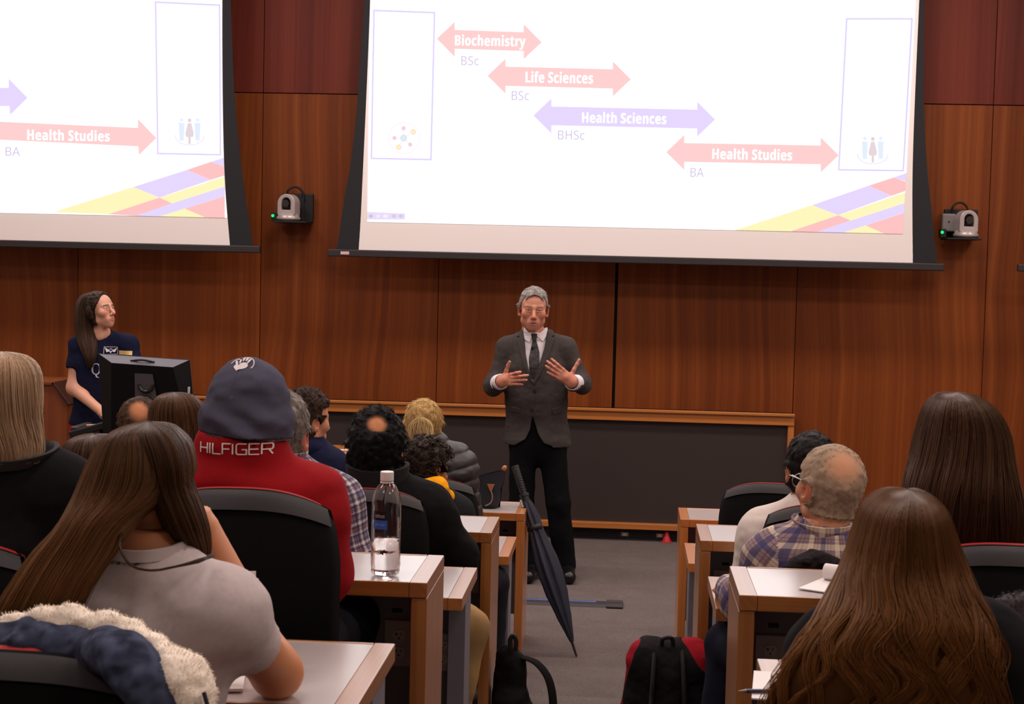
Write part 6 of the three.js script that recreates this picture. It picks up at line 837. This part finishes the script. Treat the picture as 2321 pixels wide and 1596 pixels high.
// long brown hair, right
{
  const Z = 3.88, J = seated({ s: 1.06, tier: 2, shL: at(2082, 1245, Z), shR: at(2296, 1248, Z), neck: at(2185, 1150, Z) }), g = AUD('woman with long dark brown hair at the right edge, seen from behind', baseOf(J, 2)), head = new Head(at(2178, 1012, Z + .01), .98, PI, 0, 0), skin = col(0xc48a6c);
  makeBody(g, J, head, skin, {}); const F = topOf(J, .02, { seed: 52 }); garment(g, 'dark_top', F, J, .011, M.cloth, tone(0x181316, .15), jpts(J), .15); trousers(g, J, 0x1a1a20);
  wpart('hair', longHair({ dark: 0x150d09, mid: 0x35221a, light: 0x5e4230, tip: 0x4c3020, seed: 53, n: 3000, r: .0014, seg: 18, wave: .05, freq: 2, ombre: .5, clump: .4, start: .10, end: [.86, 1], phi: [-2.4, 2.4], rows: [[2168, 889, 2, Z, .012], [2170, 897, 44, Z, .085], [2176, 925, 76, Z, 0.125], [2182, 975, 97, Z, 0.135], [2182, 1040, 109, Z - .02, .13], [2182, 1100, 121, Z - .06, .11], [2188, 1160, 128, Z - .10, .07], [2192, 1220, 128, Z - .12, .045], [2196, 1270, 118, Z - .13, .03]] }), M.hair, g);
}
// long wavy hair, bottom right
{
  const Z = 2.74, J = seated({ s: 1.06, tier: 2, shL: at(1918, 1496, Z), shR: at(2214, 1500, Z), neck: at(2055, 1420, Z), elL: at(1872, 1690, Z + .05), wrL: at(1850, 1640, Z + .33), face: PI - .03 }), g = AUD('woman with long wavy brown hair and lighter ends at the bottom right', baseOf(J, 2)), head = new Head(at(2053, 1280, Z + .01), .98, PI, .05, 0), skin = col(0xc48a6c);
  makeBody(g, J, head, skin, {}); const F = topOf(J, .022, { seed: 55, r: 1.1 }); garment(g, 'black_top', F, J, .010, M.cloth, tone(0x0f0e10, .15), jpts(J), .16); trousers(g, J, 0x14141a);
  const hc = { dark: 0x0d0806, mid: 0x291911, light: 0x5c3a24, tip: 0x94602f };
  const A = longHair({ ...hc, seed: 56, n: 4600, r: .0014, seg: 30, wave: .36, freq: 3.3, ombre: .85, clump: .85, clumps: 34, contrast: .5, start: .10, end: [.86, 1], phi: [-2.3, 2.3], rows: [[2058, 1109, 2, Z, .012], [2056, 1118, 49, Z, .085], [2050, 1150, 87, Z, 0.125], [2050, 1205, 108, Z, 0.135], [2051, 1265, 128, Z - .01, .13], [2052, 1330, 154, Z - .04, .125], [2052, 1400, 188, Z - .09, .10], [2040, 1470, 220, Z - .12, .075], [2020, 1540, 240, Z - .13, .06], [2005, 1620, 255, Z - .12, .05], [2000, 1700, 240, Z - .10, .04]] });
  wpart('hair', A, M.hair, g);
}
// ---------------------------------------------------------------- things on desks, chairs and floor
const deskY = (kind, t) => TIER[t] + (kind === 'high' ? HI.h : LO.h);
{ // water bottle
  const y = deskY('high', 2), p = at(873, 1306, 4.17), H = .279, r = .0395, g = thing('water_bottle', 'half-full clear plastic water bottle with a blue label on the desk', 'bottle', V(p.x, y + .001, -4.17));
  const prof = [[.0, .006], [.028, .0], [.036, .004], [.0385, .012], [.0375, .02], [r, .03], [r, .058], [.0382, .062], [r, .066], [r, .190], [.0385, .205], [.034, .222], [.026, .238], [.0165, .248], [.0145, .254], [.0145, .262]];
  const out = prof.map(([a, b]) => new THREE.Vector2(a, b)), inn = prof.slice().reverse().map(([a, b], i) => new THREE.Vector2(Math.max(0, a - .0009), b + (i === prof.length - 1 ? .0012 : .0006)));
  const geo = new THREE.LatheGeometry([...out, ...inn], 48); { const q = geo.attributes.position; for (let i = 0; i < q.count; i++) { const yy = q.getY(i); if (yy < .062 && yy > .014) { const a = Math.atan2(q.getZ(i), q.getX(i)), k = 1 + .018 * Math.cos(a * 10); q.setX(i, q.getX(i) * k); q.setZ(i, q.getZ(i) * k); } } geo.computeVertexNormals(); }
  part('bottle_body', geo, phys(0xffffff, .04, { transmission: 1, thickness: .001, ior: 1.3 }), g);
  const wl = prof.filter(([a, b]) => b <= .09).map(([a, b]) => new THREE.Vector2(Math.max(0, a - .0016), b + .0016)); wl.push(new THREE.Vector2(r - .0016, .098), new THREE.Vector2(0, .098)); part('water', new THREE.LatheGeometry(wl, 48), phys(0xffffff, .0, { transmission: 1, thickness: .05, ior: 1.33 }), g);
  const cap = new THREE.LatheGeometry([[0, .278], [.0165, .278], [.0178, .276], [.0178, .256], [.0172, .252], [.0150, .252]].reverse().map(([a, b]) => new THREE.Vector2(a, b)), 40); part('bottle_cap', cap, std(0xe4dcd8, .45), g); const nr = new THREE.TorusGeometry(.0168, .0015, 8, 32); nr.rotateX(PI / 2); nr.translate(0, .249, 0); part('neck_ring', nr, std(0xd8d4d4, .3), g);
  const lab = (y0, y1, a0, a1, tex, rr = r + .0006) => { const q = new THREE.CylinderGeometry(rr, rr, y1 - y0, 24, 1, true, a0, a1 - a0); q.translate(0, (y0 + y1) / 2, 0); return q; };
  const t1 = canvasTex(256, 256, (c) => { c.fillStyle = '#0c0d18'; c.fillRect(0, 0, 256, 128); c.fillStyle = '#2a62b8'; c.fillRect(0, 128, 256, 128); c.fillStyle = '#b8c4cc'; c.font = '72px sans-serif'; c.textAlign = 'center'; c.fillText('ethos', 126, 92); c.fillStyle = '#8fb0e0'; c.font = '42px sans-serif'; c.fillText('W A T E R', 128, 206); });
  part('label', lab(.128, .176, -.80, .20), std(0xffffff, .4, { map: t1, side: THREE.DoubleSide }), g, 'black and blue front label');
  const t2 = canvasTex(64, 256, (c) => { c.clearRect(0, 0, 64, 256); c.fillStyle = '#cfc8c8'; const rd = rng(3); for (let k = 0; k < 22; k++) c.fillRect(4, 6 + k * 11.4, 30 + rd() * 26, 4); }); part('fine_print', lab(.105, .160, .95, 1.35), std(0xffffff, .5, { map: t2, transparent: true, alphaTest: .3, side: THREE.DoubleSide }), g);
}
{ // tote bag
  const Z = 8.40, y = deskY('high', 0), p = at(1110, 1140, Z), g = thing('tote_bag', 'navy tote bag with tan leather trim standing on the desk end', 'bag', V(p.x, y, -Z)), s = pxm(Z);
  const F = new Field(.02), P = (x, yy, dz = 0) => { const q = at(x, yy, Z - dz); return V(q.x, q.y, q.z); };
  const N = 28, K = 10, pos = [], ix = []; for (let j = 0; j <= K; j++) for (let i = 0; i <= N; i++) { const t = j / K, a = i / N * 2 * PI, ex = Math.pow(Math.abs(Math.cos(a)), .7) * Math.sign(Math.cos(a)), rx = lerp(23, 34, t) * s, rz = lerp(.055, .03, t); const c = P(1110, 1110).x, dy = (t * 77 + 10 * t * t * ex) * s; pos.push(c + ex * rx + .006 * fbm(t * 4, a, 2, 2), y + .002 + dy, -Z + Math.sin(a) * rz); }
  for (let j = 0; j < K; j++) for (let i = 0; i < N; i++) { const a = j * (N + 1) + i; ix.push(a, a + N + 1, a + 1, a + 1, a + N + 1, a + N + 2); } const c0 = pos.length / 3; pos.push(P(1110, 1110).x, y + .002, -Z); for (let i = 0; i < N; i++) ix.push(c0, i, i + 1); const q = new THREE.BufferGeometry(); q.setAttribute('position', new THREE.Float32BufferAttribute(pos, 3)); q.setIndex(ix); q.computeVertexNormals();
  wpart('bag_body', q, std(0x11131f, .75, { side: THREE.DoubleSide }), g); const tan = std(0xa8683a, .5); for (const [x, yy] of [[1143, 1062], [1077, 1074]]) { const b = new THREE.SphereGeometry(.018, 14, 10); b.scale(.75, 1.0, .9); b.rotateZ(-.5); const k = P(x, yy); b.translate(k.x, k.y, k.z); wpart('leather_tab', b, tan, g, 'tan leather corner tab'); }
  { const k = P(1112, 1106, .07), sh = new THREE.Shape(); sh.moveTo(-.02, .018); sh.lineTo(.02, .018); sh.lineTo(.004, -.02); sh.lineTo(-.004, -.02); sh.closePath(); const e = new THREE.ExtrudeGeometry(sh, { depth: .004, bevelEnabled: false }); e.translate(k.x, k.y, -Z + .052); wpart('leather_patch', e, tan, g, 'tan leather handle patch'); }
  wpart('handle', tube([P(1112, 1108, .06), P(1116, 1128, .07), P(1112, 1140, .075), P(1100, 1147, .075)], .0035, 20, 6), std(0x8a6a50, .6), g);
}
{ // umbrella leaning on the aisle end of the front desk
  const tip = at(1307, 1490, 8.167); tip.y = .004; const top = at(1167, 1057, 8.50), L = tip.distanceTo(top), d = top.clone().sub(tip).normalize(), q = new THREE.Quaternion().setFromUnitVectors(V(0, 1, 0), d), g = thing('umbrella', 'furled navy umbrella leaning against the desk end in the aisle', 'umbrella', tip.clone()); g.quaternion.copy(q);
  const f = (t) => t * L; const prof = [[.075, .010], [.10, .016], [.2, .034], [.32, .052], [.42, .058], [.50, .055], [.58, .044], [.64, .036], [.72, .036], [.79, .026], [.82, .016]];
  const NA = 64, pos = [], ix = []; prof.forEach(([t, r]) => { for (let i = 0; i <= NA; i++) { const a = i / NA * 2 * PI + t * 2.2, fold = 1 + .16 * Math.sin(a * 8) * Math.min(1, r / .03) + .10 * Math.sin(a * 3 + 1); pos.push(Math.cos(a) * r * fold, f(t), Math.sin(a) * r * fold); } });
  for (let j = 0; j + 1 < prof.length; j++) for (let i = 0; i < NA; i++) { const a = j * (NA + 1) + i; ix.push(a, a + NA + 1, a + 1, a + 1, a + NA + 1, a + NA + 2); } const b = new THREE.BufferGeometry(); b.setAttribute('position', new THREE.Float32BufferAttribute(pos, 3)); b.setIndex(ix); b.computeVertexNormals(); part('canopy', b, std(0x13172a, .7, { side: THREE.DoubleSide }), g);
  const cyl = (y0, y1, r0, r1) => { const c = new THREE.CylinderGeometry(r1, r0, y1 - y0, 16); c.translate(0, (y0 + y1) / 2, 0); return c; };
  part('ferrule', cyl(0, f(.10), .005, .008), M.black, g); part('shaft', cyl(f(.05), f(.88), .006, .006), M.darkGrey, g); part('runner', merge([cyl(f(.80), f(.835), .02, .022), cyl(f(.835), f(.85), .026, .026)]), M.black, g); part('handle', merge([cyl(f(.85), f(.99), .017, .020), cyl(f(.99), f(1), .0215, .0215)]), std(0x1c1a1a, .6), g);
  part('grip_ridges', merge([...Array(9)].map((_, i) => { const t = new THREE.TorusGeometry(.019, .0022, 6, 20); t.rotateX(PI / 2); t.translate(0, f(.865 + i * .0135), 0); return t; })), M.black, g); part('closing_strap', (() => { const t = new THREE.TorusGeometry(.037, .007, 6, 28); t.rotateX(PI / 2); t.scale(1, 2.2, 1); t.translate(0, f(.665), 0); return t; })(), M.black, g); part('strap_buckle', box(.012, .045, .02, -.026, f(.80), .02, .003), M.steel, g);
}
{ // black backpack beside the left desks
  const Z = 6.28, y = TIER[1], P = (x, yy, dz = 0) => at(x, yy, Z - dz), b = P(1150, 1560), g = thing('backpack', 'black backpack on the floor at the left desk leg, its strap looped into the aisle', 'backpack', V(b.x, y, -Z));
  const F = new Field(.05); F.cap(P(1150, 1590), P(1150, 1490), .075, .05); F.cap(P(1165, 1560, .05), P(1172, 1500, .05), .06, .035); F.cap(P(1200, 1640, .08), P(1160, 1600, .08), .06, .07); F.disp = wrinkle(.010, 12, 3); F.cut.push((x, yy, z) => y + .003 - yy); F.cut.push((x) => XL + .004 - x);
  const lo = V(XL - .03, y - .02, -Z - .15), hi = V(P(1260, 1500).x, P(1160, 1430).y, -Z + .22); wpart('bag_body', surf(F.fn(), lo, hi, .009, tone(0x141314, .2)), M.cloth, g);
  wpart('top_handle', tube([P(1158, 1478, .04), P(1156, 1450, .04), P(1164, 1440, .04), P(1170, 1452, .04), P(1168, 1480, .04)], .009, 24, 8), M.black, g);
  const st = new THREE.CatmullRomCurve3([P(1186, 1490, .05), P(1215, 1502, .08), P(1240, 1532, .11), P(1252, 1575, .14), P(1252, 1625, .17), P(1235, 1680, .18)]), sh = new THREE.Shape(); sh.absellipse(0, 0, .006, .024, 0, 2 * PI, false, 0); wpart('shoulder_strap', new THREE.ExtrudeGeometry(sh, { steps: 40, extrudePath: st, curveSegments: 8 }), phys(0x040404, .9, { specularIntensity: .3 }), g);
}
{ // red and black backpack in the aisle on the right
  const Z = 5.98, y = TIER[1], P = (x, yy, dz = 0) => at(x, yy, Z - dz), b = P(1510, 1600), g = thing('backpack', 'black backpack with red sides standing in the aisle by the right-hand desks', 'backpack', V(b.x, y, -Z));
  const F = new Field(.06), x0 = P(1437, 1540).x, x1 = P(1588, 1540).x, top = P(1510, 1452).y; F.cap(V(x0 + .02, y + .08, -Z), V(x0 + .05, top - .09, -Z), .075, .07); F.cap(V(x1 - .03, y + .08, -Z), V(x1 - .02, top - .08, -Z - .02), .08, .075); F.cap(V(x0 + .06, top - .08, -Z), V(x1 - .05, top - .075, -Z), .075, .075); F.cap(V((x0 + x1) / 2, y + .1, -Z + .02), V((x0 + x1) / 2, top - .14, -Z + .02), .10, .09); F.disp = wrinkle(.007, 11, 9); F.cut.push((x, yy, z) => y + .003 - yy);
  const lo = V(x0 - .12, y - .02, -Z - .16), hi = V(x1 + .11, top + .04, -Z + .18); wpart('bag_shell', surf(F.fn(), lo, hi, .008, tone(0x8c1420, .1)), M.cloth, g, 'red shell and sides of the bag');
  const G = F.fn(); const pnl = (px) => px.map(([x, yy]) => { const q = P(x, yy, .08); return [q.x, q.y]; }); const outline = pnl([[1408, 1700], [1411, 1590], [1423, 1530], [1438, 1482], [1458, 1452], [1540, 1454], [1560, 1474], [1588, 1516], [1640, 1560], [1640, 1700]]);
  wpart('back_panel', surf((x, yy, z) => Math.max(G(x, yy, z) - .007, polySD(outline, x, yy), -Z - .075 - z), lo, hi, .007, tone(0x171516, .25, 40)), M.cloth, g, 'black padded panel');
  for (const [xa, xb] of [[1482, 1466], [1545, 1552]]) { const pts = []; for (let i = 0; i <= 10; i++) { const q = P(lerp(xa, xb, i / 10), lerp(1468, 1690, i / 10), 0); const pr = printOn(G, V(q.x, q.y, -Z + .4), V(.001, 0, 0), V(0, .001, 0), V(0, 0, -1), 1, 1, .012).attributes.position; pts.push(V(pr.getX(0), pr.getY(0), Math.max(-Z, pr.getZ(0)))); } const sh = new THREE.Shape(); sh.absellipse(0, 0, .008, .026, 0, 2 * PI, false, 0); wpart('shoulder_strap', new THREE.ExtrudeGeometry(sh, { steps: 30, extrudePath: new THREE.CatmullRomCurve3(pts), curveSegments: 8 }), std(0x242021, .8), g); }
  wpart('top_handle', tube([P(1500, 1466, .05), P(1503, 1448, .06), P(1522, 1446, .06), P(1526, 1466, .05)], .008, 20, 8), M.black, g);
}
{ // denim jacket with fleece lining over the nearest chair
  const Z = 2.47, P = (x, y, dz = 0) => at(x, y, Z - dz), g = thing('denim_jacket', 'blue denim jacket with cream fleece lining draped over the bottom left chair', 'jacket', V(P(250, 1600).x, P(250, 1600).y, -Z));
  const D = new Field(.05); const dpts = [[-60, 1466, -.10, .026], [60, 1458, -.10, .028], [160, 1462, -.09, .030], [240, 1478, -.03, .026], [290, 1498, .05, .024], [318, 1530, .075, .024], [345, 1575, .08, .026], [368, 1630, .08, .034], [380, 1760, .07, .05]]; for (let i = 0; i + 1 < dpts.length; i++) D.cap(P(...dpts[i].slice(0, 3)), P(...dpts[i + 1].slice(0, 3)), dpts[i][3], dpts[i + 1][3], .03); D.cap(P(250, 1470, .0), P(280, 1500, .07), .03, .03); D.cap(P(120, 1470, -.13), P(200, 1700, -.14), .05, .06); D.cap(P(-40, 1470, -.13), P(0, 1700, -.14), .05, .06);
  D.disp = (x, y, z) => .010 * fbm(x * 16, y * 16, z * 16, 3); const [dlo, dhi] = boundOf([P(-60, 1430, -.15), P(400, 1700, .1)], .09); wpart('denim_body', surf(D.fn(), dlo, dhi, .0075, (x, y, z) => mixc(col(0x262a3a), col(0x4c546c), .5 + .6 * fbm(x * 60, y * 60, z * 60, 3))), M.cloth, g);
  const S = new Field(.03); const sp = [[-60, 1450, -.13, .014], [12, 1426, -.13, .010], [45, 1410, -.13, .012], [90, 1401, -.12, .015], [165, 1409, -.11, .021], [240, 1419, -.09, .019], [300, 1434, -.06, .017], [345, 1466, -.02, .019], [385, 1503, .03, .025], [418, 1538, .055, .031], [424, 1575, .06, .032], [420, 1640, .06, .03], [410, 1720, .06, .03]]; for (let i = 0; i + 1 < sp.length; i++) S.cap(P(...sp[i].slice(0, 3)), P(...sp[i + 1].slice(0, 3)), sp[i][3], sp[i + 1][3], .03); S.disp = (x, y, z) => .004 * fbm(x * 40, y * 40, z * 40, 3) + .006 * fbm(x * 8, y * 8, z * 8, 2); const [slo, shi] = boundOf([P(-60, 1400, -.13), P(445, 1700, .08)], .09);
  const sg = surf(S.fn(), slo, shi, .0065, tone(0xfff2e0, .03, 90)); const tufts = [], rd = rng(91), sp0 = sg.attributes.position, sn = sg.attributes.normal; for (let k = 0; k < 5000; k++) { const i = Math.floor(rd() * sp0.count), a = V(0, 0, 0).fromBufferAttribute(sp0, i), n = V(0, 0, 0).fromBufferAttribute(sn, i), t = V(rd() - .5, rd() - .5, rd() - .5); const c = mixc(col(0xf6e8d4), col(0xfff6ea), rd()); tufts.push({ p: [a, a.clone().addScaledVector(n, .0015).addScaledVector(t, .003), a.clone().addScaledVector(n, .002 + rd() * .002).addScaledVector(t, .005)], r: .0008, c0: c, c1: c }); }
  wpart('fleece_lining', mergeHair([sg, strandGeo(tufts)]), std(0xffffff, .95, { vertexColors: true }), g, 'cream fleece lining folded outwards');
  wpart('zip', tube([P(462, 1570, .10), P(470, 1600, .10), P(478, 1660, .10)], .0035, 16, 6), std(0x20243c, .5), g);
}
{ // dark coat behind the plaid shirt
  const Z = 4.60, P = (x, y, dz = 0) => at(x, y, Z - dz), g = thing('coat', 'dark coat bunched on the chair back behind the plaid shirt', 'coat', V(P(1850, 1320).x, P(1850, 1320).y, -Z)); const F = new Field(.03); for (const [a, b, r, q] of [[[1785, 1298], [1830, 1280], .02, .03], [[1830, 1278], [1850, 1272], .03, .024], [[1850, 1275], [1890, 1292], .03, .03], [[1780, 1330], [1920, 1330], .04, .05], [[1900, 1300], [1990, 1320], .03, .04]]) F.cap(P(...a), P(...b), r, q, .02); F.disp = (x, y, z) => .010 * fbm(x * 22, y * 30, z * 22, 3); wpart('coat_cloth', surf(F.fn(), ...boundOf([P(1780, 1260), P(1990, 1340)], .08), .006, tone(0x262224, .2)), M.cloth, g);
}
{ // dark fuzzy coat at the right edge
  const Z = 3.05, P = (x, y, dz = 0) => at(x, y, Z - dz), g = thing('coat', 'dark grey fuzzy coat at the right edge beside the wavy-haired woman', 'coat', V(P(2300, 1620).x, P(2300, 1620).y, -Z)); const F = new Field(.05); F.cap(P(2260, 1420), P(2420, 1400), .055, .07); F.cap(P(2290, 1500), P(2420, 1520), .08, .09); F.cap(P(2300, 1620), P(2420, 1640), .09, .1); F.disp = (x, y, z) => .010 * fbm(x * 20, y * 20, z * 20, 3); const s = surf(F.fn(), ...boundOf([P(2240, 1340), P(2440, 1680)], .08), .009, tone(0x2a2526, .3, 60)); const tufts = [], rd = rng(95), p = s.attributes.position, n = s.attributes.normal; for (let k = 0; k < 4200; k++) { const i = Math.floor(rd() * p.count), a = V(0, 0, 0).fromBufferAttribute(p, i), m = V(0, 0, 0).fromBufferAttribute(n, i), t = V(rd() - .5, rd() - .5, rd() - .5), c = mixc(col(0x1c181a), col(0x4a4244), rd()); tufts.push({ p: [a, a.clone().addScaledVector(m, .003).addScaledVector(t, .005), a.clone().addScaledVector(m, .004).addScaledVector(t, .012)], r: .0011, c0: c, c1: c }); } wpart('coat_cloth', mergeHair([s, strandGeo(tufts)]), M.hairMatte, g);
}
{ // papers, booklet, pen
  const yl = deskY('low', 2), yh = deskY('high', 2);
  const sheet = (name, label, cat, x, y, z, w, d, turn, m = M.white, th = .003) => { const p = at(x, y, z), yy = z > 4 ? yh : yl, g = thing(name, label, cat, V(p.x, yy + .001, -z), turn); part('sheets', box(w, th, d, 0, th / 2, 0), m, g); return g; };
  { const g = sheet('booklet', 'white booklet with a red band beside the bare arm of the girl', 'booklet', 482, 1540, 3.16, .13, .20, .2, M.white, .006); part('red_band', box(.131, .002, .09, 0, .0072, -.05), M.red, g); }
  sheet('paper_sheet', 'white printed sheet lying on the right-hand desk under the rolled paper', 'paper', 1922, 1313, 4.24, .19, .22, -.5);
  { const p = at(1936, 1299, 4.27), g = thing('paper_roll', 'small white roll of paper on the right-hand desk beside the wavy hair', 'paper roll', V(p.x, yh + .026, -4.28), -.5); const c = new THREE.CylinderGeometry(.022, .022, .16, 24, 1, true); c.rotateZ(PI / 2); part('rolled_sheet', c, std(0xe6dcd8, .7, { side: THREE.DoubleSide }), g); const c2 = new THREE.CylinderGeometry(.012, .012, .158, 20, 1, true); c2.rotateZ(PI / 2); c2.translate(0, -.008, 0); part('inner_turn', c2, std(0xd8cccc, .7, { side: THREE.DoubleSide }), g); }
  sheet('paper_sheet', 'white sheet of paper on the bottom right desk under the pen', 'paper', 1795, 1545, 3.28, .16, .22, -.1);
  { const p = at(1758, 1548, 3.22), g = thing('pen', 'dark pen lying on the paper at the bottom right desk', 'pen', V(p.x, yl + .009, -3.22), .15); const c = new THREE.CylinderGeometry(.0045, .0045, .12, 12); c.rotateZ(PI / 2); part('barrel', c, std(0x1a1c38, .3), g); const t = new THREE.ConeGeometry(.0045, .018, 12); t.rotateZ(PI / 2); t.translate(-.069, 0, 0); part('pen_tip', t, M.steel, g); part('clip', box(.035, .002, .003, .04, .006, 0), M.steel, g); }
  { const p = at(566, 1316, 3.30), h = p.y - yl + .01, g = thing('leaflet', 'white folded leaflet standing on the desk behind the shoulder of the girl in grey', 'leaflet', V(p.x - .03, yl + .001, -3.3), .3); const a = box(.09, h, .002, 0, h / 2, 0), b = box(.09, h, .002, 0, h / 2, 0); a.rotateX(-.10); b.rotateX(.10); a.translate(0, 0, -.022); b.translate(0, 0, .022); part('leaf', a, M.white, g); part('leaf', b, M.white, g); }
}
scene.traverse((o) => { if (o.isMesh) { o.castShadow = true; o.receiveShadow = true; } });
renderer.render(scene, camera);
